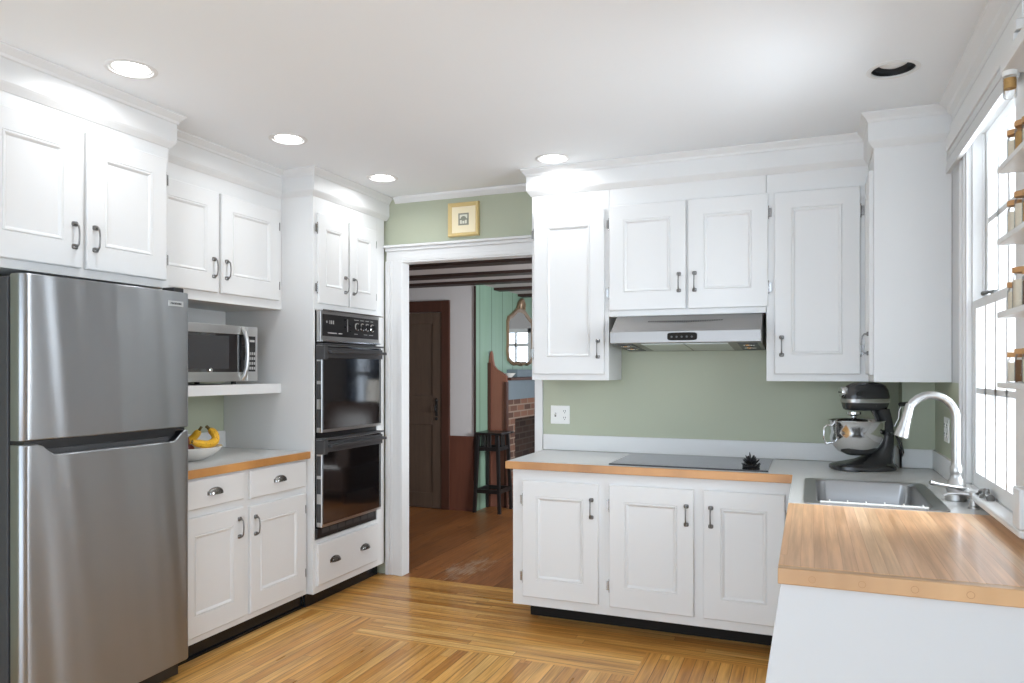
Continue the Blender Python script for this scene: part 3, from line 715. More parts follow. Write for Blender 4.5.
def oven_door(z0, z1):
    mb = MB(); mb.box(XO, XO + .042, OY0, OY1 + .01, z0, z1)
    d = wpart('oven_door', mb, MSTEELV, ov, bevel=.003)
    mb = MB(); mb.box(XO + .042, XO + .046, OY0 + .006, OY1 + .006, z0 + .018, z1 - .008); wpart('glass', mb, MGLASSB, d, bevel=.001, label='black mirror glass')
    mb = MB(); zt = z1 - .005
    mb.box(XO - .001, XO + .062, OY0 - .004, OY0 + .035, zt - .085, zt); mb.box(XO + .046, XO + .056, OY0 + .03, OY1 + .01, zt - .075, zt - .012)
    mb.box(XO + .046, XO + .088, OY0 + .03, OY1 + .012, zt - .046, zt - .028)
    mb.box(XO - .0005, XO + .062, OY0 - .006, OY1 + .018, zt + .002, zt + .012)
    wpart('handle', mb, MDGREY, d, bevel=.004, label='black full width bar handle')
    mb = MB()
    for a, b in ((z0 + .03, z0 + .14), (z0 + .2, z0 + .29), (z0 + .31, z1 - .1)): mb.box(XO + .006, XO + .034, OY0 - .0012, OY0, a, b)
    wpart('side_vent', mb, MDGREY, d)
oven_door(1.045, 1.572); oven_door(.478, 1.005)
mb = MB(); mb.box(XO, XO + .02, OY0 - .012, 4.30, .416, .470); vg = wpart('vent_grille', mb, MBLACK, ov)
mb = MB()
for i in range(7): mb.box(XO + .02, XO + .0215, OY0 + .03 + i * .083, OY0 + .10 + i * .083, .438, .466)
wpart('vent_slots', mb, MDGREY, vg)

# range hood --------------------------------------------------------------
hd = thing('range_hood', 'stainless under-cabinet range hood above the cooktop', 'range hood', (-.63, 4.2, 1.53))
HX0, HX1 = -1.020, -.232
mb = MB()
P_ = [(4.475, 1.722), (4.155, 1.722), (4.02, 1.640), (3.995, 1.628), (3.992, 1.566), (4.475, 1.532)]
mb.prism(P_, 'x', HX0, HX1); wpart('shell', mb, MHOOD, hd, bevel=.002)
mb = MB()
for i in range(33):
    k = i - 16; hgt = .004 + .010 * (1 - abs(k) / 17)
    x = -.63 + k * .0122; yy, zz = 4.100, 1.6886
    mb.rings([[(x - .0036, yy - d * .854 - .0006, zz - d * .52 + .0012), (x + .0036, yy - d * .854 - .0006, zz - d * .52 + .0012), (x + .0036, yy - d * .854 - .0016, zz - d * .52 + .0022), (x - .0036, yy - d * .854 - .0016, zz - d * .52 + .0022)] for d in (0, hgt * 1.5)])
wpart('vent_slots', mb, MSLOT, hd)
mb = MB(); mb.loft('y', [(3.9935, -.628, 1.598, .078, .021, 6), (3.989, -.628, 1.598, .078, .021, 6)], 32); pn = wpart('control_panel', mb, MTOE, hd)
for i in range(5):
    mb = MB(); mb.lathe([(.0055, 0), (.0055, -.002), (.0001, -.002)], (-.683 + i * .0265, 3.989, 1.596), 'y', 12, True); wpart('button', mb, MDGREY, pn)
def under(y): return 1.566 - (y - 3.992) * .0704
for a, b in ((-.86, -.635), (-.625, -.40)):
    mb = MB(); mb.prism([(4.05, under(4.05) - .0003), (4.43, under(4.43) - .0003), (4.43, under(4.43) - .0015), (4.05, under(4.05) - .0015)], 'x', a, b); wpart('grease_filter', mb, MSTEELV, hd)
for x in (-.955, -.30):
    mb = MB(); mb.prism([(4.05, under(4.05) - .0005), (4.40, under(4.40) - .0005), (4.40, under(4.40) - .004), (4.05, under(4.05) - .004)], 'x', x - .05, x + .05); lp = wpart('lamp_plate', mb, MDGREY, hd)
    for yy in (4.12, 4.27):
        mb = MB(); mb.lathe([(.032, -.004), (.030, -.010), (.0001, -.010)], (x, yy, under(yy)), seg=18); wpart('lamp', mb, MCHROME, lp, True)

# cooktop -------------------------------------------------------------------
ck = thing('cooktop', 'flat black glass cooktop set in the grey countertop', 'cooktop', (-.59, 4.12, .914))
mb = MB(); mb.box(-.992, -.190, 3.868, 4.405, .9143, .922); wpart('glass', mb, MOVEN, ck, bevel=.002)
mb = MB(); mb.box(-.994, -.188, 3.864, 3.868, .9143, .921); wpart('rim', mb, MBLACK, ck)
sp = MB(); rnd = random.Random(3)
sp.lathe([(.040, 0), (.044, .006), (.036, .014), (.02, .026), (.0001, .03)], (0, 0, 0), seg=24)
for lv, (n, rad, up, ln) in enumerate(((11, .044, .010, .030), (9, .034, .024, .032), (6, .02, .036, .032), (1, .002, .046, .034))):
    for i in range(n):
        a = 2 * PI * (i + .5 * lv) / n; c_, s_ = math.cos(a), math.sin(a); o_ = rnd.uniform(.85, 1.1)
        tilt = (.9, .7, .4, .15)[lv]
        p0 = Vector((c_ * rad * .6, s_ * rad * .6, up - .004)); d = Vector((c_ * tilt, s_ * tilt, 1.0 - .45 * tilt)).normalized()
        sp.tube([p0, p0 + d * ln * .5 * o_, p0 + d * ln * .85 * o_, p0 + d * ln * o_], [.008, .010, .006, .0015], 7, .45)
me = sp.mesh('ornament', MBLACK, True)
tag(link('ornament', me, None, (-.277, 3.965, .9225)), 'small black spiky ornament on the right end of the cooktop', 'ornament')

# sink and faucet -------------------------------------------------------------
sk = thing('sink', 'stainless steel sink set into the countertop by the window', 'sink', (.22, 3.4, .74))
mb = MB()
def rrect(x0, x1, y0, y1, r, z, n=6):
    o = []
    for cx, cy, a0 in ((x1 - r, y1 - r, 0), (x0 + r, y1 - r, PI / 2), (x0 + r, y0 + r, PI), (x1 - r, y0 + r, 1.5 * PI)):
        for i in range(n + 1):
            a = a0 + PI / 2 * i / n; o.append((cx + r * math.cos(a), cy + r * math.sin(a), z))
    return o
mb.rings([rrect(SX0 - .008, SX1 + .008, SY0 - .008, SY1 + .008, .02, .9145), rrect(SX0 - .008, SX1 + .008, SY0 - .008, SY1 + .008, .02, .918), rrect(SX0 + .035, SX1 - .04, SY0 + .02, SY1 - .02, .045, .918),
          rrect(SX0 + .041, SX1 - .046, SY0 + .026, SY1 - .026, .045, .910), rrect(SX0 + .045, SX1 - .05, SY0 + .03, SY1 - .03, .05, .76), rrect(SX0 + .075, SX1 - .08, SY0 + .06, SY1 - .06, .05, .745)], False, True)
wpart('basin', mb, MSINK, sk, True)
mb = MB(); mb.lathe([(.042, 0), (.040, .003), (.030, .002), (.0001, .001)], (.2, 3.4, .7455), seg=24); wpart('drain', mb, MCHROME, sk, True)
rk = thing('dish_rack', 'low white wire rack along the near rim of the sink', 'rack', (.2, 3.04, .918))
mb = MB(); mb.tube([(SX0 + .05, 3.042, .9205), (SX1 - .06, 3.042, .9205)], .0035, 8); mb.tube([(SX0 + .05, 3.030, .9205), (SX1 - .06, 3.030, .9205)], .0035, 8)
wpart('rails', mb, MPLASTW, rk, True)
for i in range(6):
    mb = MB(); x = .07 + i * .062; mb.tube([(x, 3.036, .9205), (x, 3.036, .931)], .0028, 6); wpart('peg', mb, MPLASTW, rk, True)
fc = thing('faucet', 'tall brushed nickel gooseneck faucet at the sink', 'faucet', (.525, 3.30, .914))
mb = MB(); mb.lathe([(.036, 0), (.037, .006), (.034, .014), (.030, .030), (.036, .048), (.034, .062), (.022, .085), (.019, .10), (.021, .106), (.021, .128), (.017, .135), (.0165, .145)], (.525, 3.30, .9145), seg=28); wpart('base', mb, MNICK, fc, True)
mb = MB(); pts = [(.525, 3.3, 1.05), (.525, 3.3, 1.15), (.525, 3.3, 1.235)]; R0 = .083
for i in range(1, 11):
    a = PI * i / 11.6; pts.append((.525 - R0 + R0 * math.cos(a), 3.3, 1.235 + R0 * 1.02 * math.sin(a)))
wpart('neck', mb.tube(pts, .0158, 16), MNICK, fc, True)
mb = MB(); px, py, pz = pts[-1]
mb.tube([(px + .003, 3.3, pz + .014), (px - .004, 3.3, pz - .012), (px - .012, 3.3, pz - .045), (px - .022, 3.3, pz - .085), (px - .029, 3.3, pz - .11), (px - .031, 3.3, pz - .117)], [.0165, .0175, .019, .0225, .0275, .0265], 20)
wpart('spray_head', mb, MNICK, fc, True)
mb = MB(); mb.tube([(.562, 3.285, .948), (.545, 3.262, .966), (.50, 3.245, .974), (.45, 3.235, .983), (.428, 3.232, .988)], [.010, .011, .0095, .010, .013], 14, .7)
mb.sphere((.556, 3.278, .955), .017); wpart('lever', mb, MNICK, fc, True)
sd = thing('soap_dispenser', 'short brushed nickel soap pump beside the faucet', 'soap dispenser', (.555, 3.13, .914))
mb = MB(); mb.lathe([(.020, 0), (.020, .006), (.015, .010), (.014, .035), (.017, .038), (.017, .055), (.015, .060)], (.555, 3.13, .9145), seg=22); wpart('pump', mb, MNICK, sd, True)
mb = MB(); mb.tube([(.555, 3.13, .963), (.52, 3.135, .966), (.475, 3.14, .962), (.462, 3.142, .954)], [.010, .007, .0065, .006], 12); wpart('spout', mb, MNICK, sd, True)

# stand mixer -------------------------------------------------------------------
mx = thing('stand_mixer', 'dark grey stand mixer with steel bowl on the back counter', 'stand mixer', (.25, 4.17, .9145), rot=math.radians(22))
mb = MB()
mb.loft('z', [(0, 0, 0, .150, .105, 2.8), (.006, 0, 0, .157, .112, 2.8), (.020, 0, 0, .156, .111, 2.8), (.030, .004, 0, .146, .100, 2.7), (.036, .02, 0, .125, .085, 2.5), (.05, .055, 0, .088, .072, 2.5), (.068, .082, 0, .064, .062, 2.6), (.12, .112, 0, .034, .054, 2.8), (.19, .118, 0, .030, .050, 3), (.26, .106, 0, .032, .050, 3), (.308, .085, 0, .040, .055, 3)], 36)
part('stand', mb, MMIX, mx, True)
mb = MB()
mb.loft('z', [(.300, .010, 0, .088, .050, 3.2), (.308, .012, 0, .102, .060, 3.2), (.325, .013, 0, .107, .066, 3.2), (.345, .014, 0, .110, .069, 3.4), (.375, .015, 0, .110, .070, 3.2), (.402, .016, 0, .106, .066, 2.9), (.424, .018, 0, .094, .056, 2.7), (.436, .02, 0, .074, .04, 2.5), (.441, .022, 0, .045, .022, 2.3)], 40)
hd_ = part('head', mb, MMIX, mx, True)
mb = MB(); mb.loft('z', [(.339, .0137, 0, .1115, .0715, 3.3), (.342, .0137, 0, .1125, .0725, 3.3), (.356, .0145, 0, .1125, .0725, 3.3), (.359, .0145, 0, .1115, .0715, 3.3)], 40); part('trim_band', mb, MNICK, hd_, True, label='silver trim band around the head')
mb = MB(); mb.lathe([(.024, .012), (.027, 0), (.027, -.022), (.024, -.027), (.0001, -.028)], (-.086, 0, .392), 'x', 24); hb = part('hub_cap', mb, MCHROME, hd_, True, label='round silver hub cap')
q = link('lettering', text_mesh('lettering', 'KitchenAid', .0085, MSLOT), hb); q.rotation_euler = (PI / 2, 0, -PI / 2); q.location = (-.1145, 0, .392)
mb = MB(); mb.lathe([(.010, 0), (.012, .006), (.012, .020), (.0001, .021)], (-.055, -.066, .388), 'y', 16, sx=1); mb.bm.verts.ensure_lookup_table()
for v in mb.bm.verts: v.co.y = -.132 - v.co.y
part('speed_knob', mb, MBLACK, hd_, True)
mb = MB(); mb.lathe([(.036, .292), (.036, .280), (.024, .275), (.014, .270), (.012, .215), (.0001, .21)], (-.045, 0, 0), seg=22); part('beater_shaft', mb, MCHROME, hd_, True)
mb = MB(); bx_ = -.030
mb.lathe([(.0001, .074), (.050, .074), (.058, .077), (.088, .092), (.113, .120), (.127, .155), (.132, .190), (.134, .243), (.138, .248), (.136, .251), (.131, .245), (.128, .190), (.122, .155), (.106, .120), (.07, .092), (.0001, .086)], (bx_, 0, 0), seg=44, caps=False)
bw = part('bowl', mb, MCHROME, mx, True, label='polished steel bowl')
mb = MB(); mb.tube([(bx_ - .130, -.01, .222), (bx_ - .155, -.012, .226), (bx_ - .172, -.014, .212), (bx_ - .172, -.014, .160), (bx_ - .160, -.013, .132), (bx_ - .124, -.01, .138)], .0055, 10); part('bowl_handle', mb, MCHROME, bw, True)
mb = MB()
for s_ in (-1, 1):
    mb = MB(); mb.tube([(.115, s_ * .05, .185), (.098, s_ * .095, .187), (.078, s_ * .108, .190)], [.014, .010, .008], 10); mb.sphere((.074, s_ * .110, .192), .011)
    part('bowl_arm', mb, MMIX, mx, True)
mb = MB(); mb.tube([(.14, -.045, .22), (.158, -.05, .26), (.160, -.052, .30), (.172, -.052, .327)], .005, 10); lv = part('lift_lever', mb, MNICK, mx, True)
mb = MB(); mb.tube([(.160, -.052, .330), (.166, -.052, .332), (.208, -.052, .335), (.214, -.052, .335)], [.008, .011, .011, .008], 12); part('lever_grip', mb, MBLACK, lv, True)
mb = MB(); mb.tube([(.14, -.03, .20), (.152, -.06, .15), (.158, -.07, .10), (.166, -.07, .075), (.175, -.065, .09), (.166, -.06, .14), (.152, -.045, .17)], .004, 8); part('cord', mb, MBLACK, mx, True)

# wall plates ----------------------------------------------------------------------
def wall_plate(label, loc, rot, kinds):
    t = thing('wall_plate', label, 'outlet', loc, rot)
    mb = MB(); mb.box(-.0635, .0635, -.006, 0, -.058, .058); part('plate', mb, MPLASTW, t, bevel=.003)
    for i, k in enumerate(kinds):
        cx = -.031 + .062 * i
        if k == 'switch':
            mb = MB(); mb.box(cx - .005, cx + .005, -.007, -.0058, -.012, .012); sw = part('switch', mb, MSLOT, t)
            mb = MB(); mb.prism([(-.007, -.004), (-.018, .004), (-.017, .011), (-.007, .006)], 'x', cx - .004, cx + .004); part('toggle', mb, MPLASTW, sw)
        else:
            for z in (-.021, .021):
                mb = MB(); mb.loft('y', [(-.0055, cx, z, .0165, .0165, 3.0), (-.008, cx, z, .0165, .0165, 3.0)], 24); so = part('socket', mb, MPLASTW, t)
                mb = MB()
                for a in (-.006, .006): mb.box(cx + a - .0016, cx + a + .0016, -.0086, -.0079, z - .001, z + .009)
                mb.lathe([(.0028, -.0086), (.0028, -.0079)], (cx, 0, z - .008), 'y', 10); part('slots', mb, MSLOT, so)
    return t
wall_plate('white switch and outlet plate on the green backsplash left of the cooktop', (-1.466, YB - .0005, 1.137), 0, ('switch', 'outlet'))
wall_plate('white outlet plate on the green side wall behind the faucet', (XR - .0045, 3.955, 1.14), -PI / 2, ('outlet', 'outlet'))

# picture above the doorway
pf = thing('picture_frame', 'small square gilt picture frame above the doorway', 'picture', (-2.139, YB - .001, 2.424))
mb = MB(); w_ = .113
mb.rings([[(-a, y, -a), (a, y, -a), (a, y, a), (-a, y, a)] for a, y in ((w_, 0), (w_, -.020), (w_ - .006, -.026), (w_ - .022, -.020), (w_ - .026, -.012), (w_ - .026, 0))], False, False); part('frame', mb, MGOLD, pf)
mb = MB(); mb.box(-.089, .089, -.012, -.003, -.089, .089); mt = part('mat', mb, MMAT, pf)
mb = MB(); mb.box(-.038, .038, -.013, -.012, -.038, .042); pr = part('print', mb, MPRINT, mt, label='tiny grey print of an arched building')
mb = MB()
mb.box(-.028, .028, -.0136, -.013, .006, .032)
for a in (-.026, -.008, .010): mb.box(a, a + .014, -.0136, -.013, -.028, -.004)
part('print_paper', mb, MPAPER, pr)
mb = MB(); mb.loft('y', [(-.0136, 0, .006, .020, .016, 2), (-.0142, 0, .006, .020, .016, 2)], 20); part('print_arch', mb, MPRINT, pr)

# fruit bowl ------------------------------------------------------------------------
BC = Vector((-3.12, 3.065, .9355))
fb = MB(); fb.lathe([(.0001, .004), (.085, .0), (.095, .004), (.13, .020), (.172, .054), (.183, .070), (.179, .072), (.166, .060), (.125, .028), (.09, .014), (.0001, .012)], (0, 0, 0), seg=44, caps=False)
tag(link('fruit_bowl', fb.mesh('fruit_bowl', MCERAM, True), None, BC), 'shallow white fruit bowl on the counter by the fridge', 'bowl')
def banana(label, pts, r):
    P = [Vector(p) for p in pts]
    t = thing('banana', label, 'banana', BC + P[len(P) // 2], group='bananas in the fruit bowl')
    Q = []                                            # Catmull-Rom through the points
    for i in range(len(P) - 1):
        a, b, c, d = P[max(i - 1, 0)], P[i], P[i + 1], P[min(i + 2, len(P) - 1)]
        for k in range(5):
            u = k / 5; Q.append(.5 * ((2 * b) + (c - a) * u + (2 * a - 5 * b + 4 * c - d) * u * u + (3 * b - a - 3 * c + d) * u ** 3))
    Q.append(P[-1]); n = len(Q); rad = []
    for i in range(n):
        u = i / (n - 1); rad.append(r * min(1, .38 + u * 4.2) * min(1, .45 + (1 - u) * 4.5))
    mb = MB(); mb.tube([BC + p for p in Q], rad, 9); wpart('skin', mb, MBAN, t, True)
    mb = MB(); d = (Q[0] - Q[1]).normalized(); mb.tube([BC + Q[0] - d * .004, BC + Q[0] + d * .016, BC + Q[0] + d * .022], [r * .40, r * .34, r * .40], 8); wpart('stem', mb, MBTIP, t, True)
    mb = MB(); d = (Q[-1] - Q[-2]).normalized(); mb.tube([BC + Q[-1] - d * .003, BC + Q[-1] + d * .006], [r * .45, r * .22], 8); wpart('tip', mb, MBTIP, t, True)
banana('front banana lying along the rim with its tip towards the fridge', [(.035, .125, .158), (.058, .142, .125), (.074, .128, .094), (.088, .08, .082), (.092, .02, .084), (.088, -.05, .104)], .0215)
banana('banana on the right side of the bunch, bending down into the bowl', [(.0, .158, .155), (.012, .19, .122), (.014, .188, .092), (.004, .160, .068)], .021)
banana('rear banana of the bunch, leaning back towards the wall', [(-.012, .100, .152), (-.038, .095, .118), (-.060, .070, .092), (-.072, .025, .080)], .020)
def fruit(label, p, r, m, nm, cat):
    t = thing(nm, label, cat, BC + Vector(p)); mb = MB()
    mb.lathe([(.0001, -r * .9), (r * .45, -r * .88), (r * .86, -r * .5), (r, 0), (r * .88, r * .5), (r * .5, r * .86), (r * .15, r * .84), (.0001, r * .76)], tuple(BC + Vector(p)), seg=22, caps=False); wpart('flesh', mb, m, t, True)
    mb = MB(); q = BC + Vector(p); mb.tube([q + Vector((0, 0, r * .76)), q + Vector((.003, .002, r * 1.05))], .0018, 6); wpart('stem', mb, MBTIP, t)
fruit('russet peach behind the bananas', (-.025, -.01, .096), .040, MPEACH, 'peach', 'fruit')
fruit('dark red plum under the front banana', (.040, -.035, .055), .036, MPLUM, 'plum', 'fruit')

# spice shelves beside the window -------------------------------------------------------
for i, (z0, z1, lab) in enumerate(((2.250, 2.286, 'topmost thick white spice shelf near the ceiling'), (1.980, 1.996, 'second white spice shelf from the top'), (1.775, 1.791, 'third white spice shelf from the top'), (1.566, 1.582, 'fourth white spice shelf from the top'), (1.366, 1.382, 'lowest white spice shelf, just under eye level'))):
    mb = MB(); mb.box(.500, XR - .001, 1.75, 2.50 if i else 2.46, z0, z1)
    tag(link('spice_shelf', mb.mesh('spice_shelf', MW), bevel=.002), lab, 'shelf', 'spice shelves beside the window')
def jar(label, x, y, z, r, hgt, fill, lid=MCORK, lidh=.014, amt=.8):
    t = thing('spice_jar', label, 'jar', (x, y, z + .0005), group='spice jars beside the window')
    mb = MB(); mb.lathe([(.0001, 0), (r * .9, 0), (r, .004), (r, hgt - .010), (r * .82, hgt - .003), (r * .82, hgt)], seg=22, caps=False); part('glass', mb, MJAR, t, True)
    mb = MB(); mb.lathe([(.0001, .003), (r * .88, .003), (r * .90, .006), (r * .90, hgt * amt), (.0001, hgt * amt)], seg=20, caps=False); part('spice', mb, fill, t, True)
    mb = MB(); mb.lathe([(.0001, hgt), (r * .98, hgt), (r * 1.02, hgt + .002), (r * 1.02, hgt + lidh), (.0001, hgt + lidh)], seg=22, caps=False); part('lid', mb, lid, t, True)
sh_y = [2.455, 2.395, 2.335, 2.27, 2.20]
spec = {1: [(.078, MFILL1, 'pale spice'), (.085, MFILL2, 'ochre spice'), (.078, MFILL1, 'pale seeds')], 2: [(.085, MFILL1, 'cream powder'), (.098, MFILL1, 'pale grain'), (.09, MFILL2, 'ochre powder')], 3: [(.066, MFILL1, 'white salt'), (.10, MFILL1, 'pale flakes'), (.09, MFILL3, 'brown seeds')], 4: [(.07, MFILL1, 'white sugar'), (.078, MFILL3, 'brown spice'), (.078, MFILL1, 'pale powder')]}
zt = {1: 1.996, 2: 1.791, 3: 1.582, 4: 1.382}
nm = {1: 'second', 2: 'third', 3: 'fourth', 4: 'lowest'}; od = ['at the far end of', 'second along', 'third along']
for s_, L in spec.items():
    for i, (hg, f, fn) in enumerate(L):
        jar('lidded jar of %s, %s the %s spice shelf' % (fn, od[i], nm[s_]), .537 + .004 * i, sh_y[i], zt[s_], .021 if not (s_ == 3 and i == 1) else .026, hg, f)
t = thing('spice_jar', 'upside-down jar with white lid hanging under the topmost shelf', 'jar', (.519, 2.438, 2.2495), group='spice jars beside the window')
mb = MB(); mb.lathe([(.0001, 0), (.0185, 0), (.0185, -.014), (.0001, -.014)], seg=22, caps=False); part('lid', mb, MPLASTW, t, True)
mb = MB(); mb.lathe([(.0155, -.014), (.017, -.018), (.017, -.070), (.0145, -.074), (.0001, -.074)], seg=22, caps=False); part('glass', mb, MJAR, t, True)
mb = MB(); mb.lathe([(.0001, -.020), (.0152, -.020), (.0152, -.048), (.0001, -.051)], seg=20, caps=False); part('spice', mb, MFILL2, t, True)
mb = MB(); mb.box(XR - .052, XR - .003, 2.47, 2.545, WZ0 + .001, WZ0 + .115)
tag(link('sill_box', mb.mesh('sill_box', MW), bevel=.004), 'small white box on the near end of the window sill', 'box')

# ================================================================== ROOM BEYOND THE DOORWAY
HC = 2.30; GX, GY = -3.12, 6.80; FY = 10.4
mb = MB(); mb.box(-5.2, .74, YB + .071, FY, HC, HC + .05)
struct('ceiling_hall', mb, MPLAST, 'plaster ceiling between dark beams beyond the doorway', 'ceiling')
for i, (y, lab) in enumerate(((5.40, 'nearest dark ceiling beam seen through the doorway'), (6.04, 'second dark ceiling beam seen through the doorway'), (6.60, 'third dark ceiling beam, against the grey wall'), (7.25, 'fourth dark ceiling beam, above the green panelling'), (7.95, 'farthest dark ceiling beam, above the mirror'))):
    mb = MB(); x0 = -5.2 if y < GY - .15 else GX + .003
    mb.box(x0, .599, y, y + .16, HC - .028, HC - .0005)
    struct('trim_%d' % (8 + i), mb, MBEAM, lab, 'beam', bevel=.004)
mb = MB(); mb.box(-5.2, GX - .001, GY, GY + .1, 0, HC); struct('wall_hall', mb, MPLAST, 'grey plaster wall with an old wooden door beyond the doorway', 'wall')
mb = MB(); mb.box(GX - .0008, GX, GY + .001, FY, 0, HC); struct('wall_panelling', mb, MPANEL, 'green plank wall beyond the doorway with the mirror on it', 'wall')
mb = MB(); mb.box(GX - .014, GX + .004, GY - .012, GY - .0005, 0, HC - .03); struct('trim_13', mb, MBEAM, 'thin dark corner strip where grey wall meets green planks', 'moulding')
mb = MB(); mb.box(-3.405, GX - .016, GY - .02, GY - .0005, 0, .755); mb.box(-3.405, GX - .016, GY - .026, GY - .02, .72, .757); struct('baseboard_hall', mb, MWAINS, 'red-brown wooden wainscot below the grey wall', 'wainscot')
mb = MB(); mb.box(-5.2, -5.1, YB + .1, GY, 0, HC); struct('wall_hall_left', mb, MPLAST, 'plaster wall at the far left of the room beyond', 'wall')
mb = MB(); mb.box(-5.2, XL - .1, YB + .02, YB + .1, 0, HC); struct('wall_hall_near', mb, MPLAST, 'plaster wall beside the doorway on the far side', 'wall')
mb = MB()
mb.box(.601, .74, YB + .101, 4.78, 0, HC); mb.box(.6, .74, 5.92, 8.7, 0, HC); mb.box(.6, .74, 9.5, FY, 0, HC); mb.box(.6, .74, 8.7, 9.5, 0, .7); mb.box(.6, .74, 8.7, 9.5, 2.05, HC); mb.box(.6, .74, 4.78, 5.92, 0, .75); mb.box(.6, .74, 4.78, 5.92, 2.1, HC)  # the opening nearest the kitchen is invented, to go with the hall fill
struct('wall_hall_right', mb, MPLAST, 'plaster wall with a window on the right of the room beyond', 'wall')
A2, B2 = -2.35, -1.85
mb = MB()
mb.box(GX, A2, FY, FY + .1, 0, HC); mb.box(B2, .74, FY, FY + .1, 0, HC); mb.box(A2, B2, FY, FY + .1, 0, .8); mb.box(A2, B2, FY, FY + .1, 2.05, HC)
struct('wall_hall_far', mb, MPLAST, 'plaster far wall with the window seen in the mirror', 'wall')
t = thing('window_2', 'window seen reflected in the gilt mirror', 'window', ((A2 + B2) / 2, FY, .8), kind='structure')
mb = MB()
for x in (A2, B2 - .05): mb.box(x, x + .05, FY - .01, FY + .06, .8, 2.05)
mb.box(A2, B2, FY - .01, FY + .06, .8, .86); mb.box(A2, B2, FY - .01, FY + .06, 1.99, 2.05); mb.box(A2, B2, FY, FY + .05, 1.78, 1.83); mb.box((A2 + B2) / 2 - .012, (A2 + B2) / 2 + .012, FY, FY + .05, .86, 1.99)
wpart('sash', mb, MW, t)
mb = MB(); mb.box(A2 + .05, B2 - .05, FY + .03, FY + .034, .86, 1.99); wpart('glass', mb, MPANE, t)
t = thing('window_3', 'curtained window seen reflected in the oven glass', 'window', (.6, 9.1, .7), kind='structure')
mb = MB(); HX = .6
for y in (8.7, 9.45): mb.box(HX - .01, HX + .06, y, y + .05, .7, 2.05)
for z in (.7, 1.35, 2.0): mb.box(HX - .005, HX + .05, 8.7, 9.5, z, z + .05)
for y in (8.95, 9.22): mb.box(HX, HX + .04, y, y + .03, .75, 2.0)
wpart('sash', mb, MW, t)
mb = MB(); mb.box(HX + .03, HX + .034, 8.75, 9.45, .75, 2.0); wpart('glass', mb, MPANE, t)
for s_, (a, b) in enumerate(((8.66, 8.92), (9.24, 9.54))):
    mb = MB(); rr = []
    for k in range(25):
        u = k / 24; rr.append([(HX - .06 + .018 * math.sin(u * 22), a + (b - a) * u, z) for z in (.62, 2.12)])
    R_ = [[mb.bm.verts.new(p) for p in r] for r in rr]
    for p, q in zip(R_, R_[1:]): mb.quad([p[0], q[0], q[1], p[1]])
    bmesh.ops.solidify(mb.bm, geom=mb.bm.faces[:], thickness=.004)
    tag(link('curtain', mb.mesh('curtain', MCURT, True)), ('blue-grey curtain on the nearer side of the reflected window', 'blue-grey curtain on the farther side of the reflected window')[s_], 'curtain', 'curtains in the room beyond')
# old door in the grey wall
d2 = thing('door_2', 'old dark plank door in the grey wall beyond the doorway', 'door', (-3.9, GY, 0), kind='structure')
mb = MB(); mb.box(-3.495, -3.405, GY - .03, GY - .0005, 0, 2.135); mb.box(-4.45, -4.36, GY - .03, GY - .0005, 0, 2.135); mb.box(-4.36, -3.495, GY - .03, GY - .0005, 2.02, 2.135)
wpart('frame', mb, MDARKB, d2, bevel=.003)
mb = MB(); mb.box(-4.355, -3.50, GY - .016, GY - .0006, .006, 2.015)
lf = wpart('door_leaf', mb, MOLDV, d2)
mb = MB()
for a, b, c_, e in ((-3.60, -3.50, .006, 2.015), (-4.355, -4.255, .006, 2.015)): mb.box(a, b, GY - .024, GY - .0161, c_, e)
for c_, e in ((.006, .16), (.86, 1.16), (1.90, 2.015)): mb.box(-4.255, -3.60, GY - .024, GY - .0161, c_, e)
wpart('battens', mb, MOLDV, lf, bevel=.004)
mb = MB(); mb.box(-3.562, -3.538, GY - .028, GY - .0241, .95, 1.10); mb.tube([(-3.55, GY - .028, 1.07), (-3.55, GY - .06, 1.055), (-3.55, GY - .062, 1.02), (-3.55, GY - .028, .985)], .007, 8); mb.sphere((-3.55, GY - .03, 1.115), .020, 1, .5, 1)
mb.sphere((-3.55, GY - .03, .925), .017, 1, .5, 1); wpart('latch', mb, MIRON, lf, True, label='black iron thumb latch')

# fireplace on the green wall
fp = thing('fireplace', 'brick fireplace with wooden side and blue-grey mantel beyond the doorway', 'fireplace', (-3.03, 8.1, 0))
FX = -2.94
mb = MB(); mb.box(GX + .001, FX, 7.16, 7.42, 0, 1.11); mb.box(GX + .001, FX, 8.8, 9.1, 0, 1.11); mb.box(GX + .001, FX, 7.42, 8.8, .90, 1.11)
wpart('brick_surround', mb, MBRICK, fp)
mb = MB(); mb.box(GX + .001, GX + .02, 7.42, 8.8, 0, .90); wpart('firebox', mb, MSOOT, fp, label='sooty brick back of the firebox')
mb = MB(); mb.box(GX + .001, FX + .02, 7.16, 9.1, 1.111, 1.315); wpart('fascia', mb, MBLUEG, fp, label='blue-grey painted mantel fascia')
mb = MB(); mb.box(GX + .001, FX + .07, 7.13, 9.1, 1.316, 1.345); wpart('mantel_shelf', mb, MDARKB, fp, bevel=.004)
mb = MB(); mb.box(GX + .001, FX - .05, 7.62, 9.1, 1.346, 1.43); wpart('upper_board', mb, MBLUEG, fp)
OG = [(GX + .001, 0), (FX + .005, 0), (FX + .005, 1.10), (FX + .02, 1.20), (FX + .03, 1.31), (FX + .025, 1.36), (FX - .03, 1.40), (FX - .085, 1.43), (FX - .118, 1.47), (FX - .132, 1.53), (FX - .140, 1.60), (FX - .150, 1.625), (FX - .162, 1.60), (GX + .001, 1.50)]
mb = MB(); mb.prism([(x, z) for x, z in OG], 'y', 7.115, 7.158); wpart('side_board', mb, MREDW, fp, bevel=.003, label='reddish side board with curved pointed top')
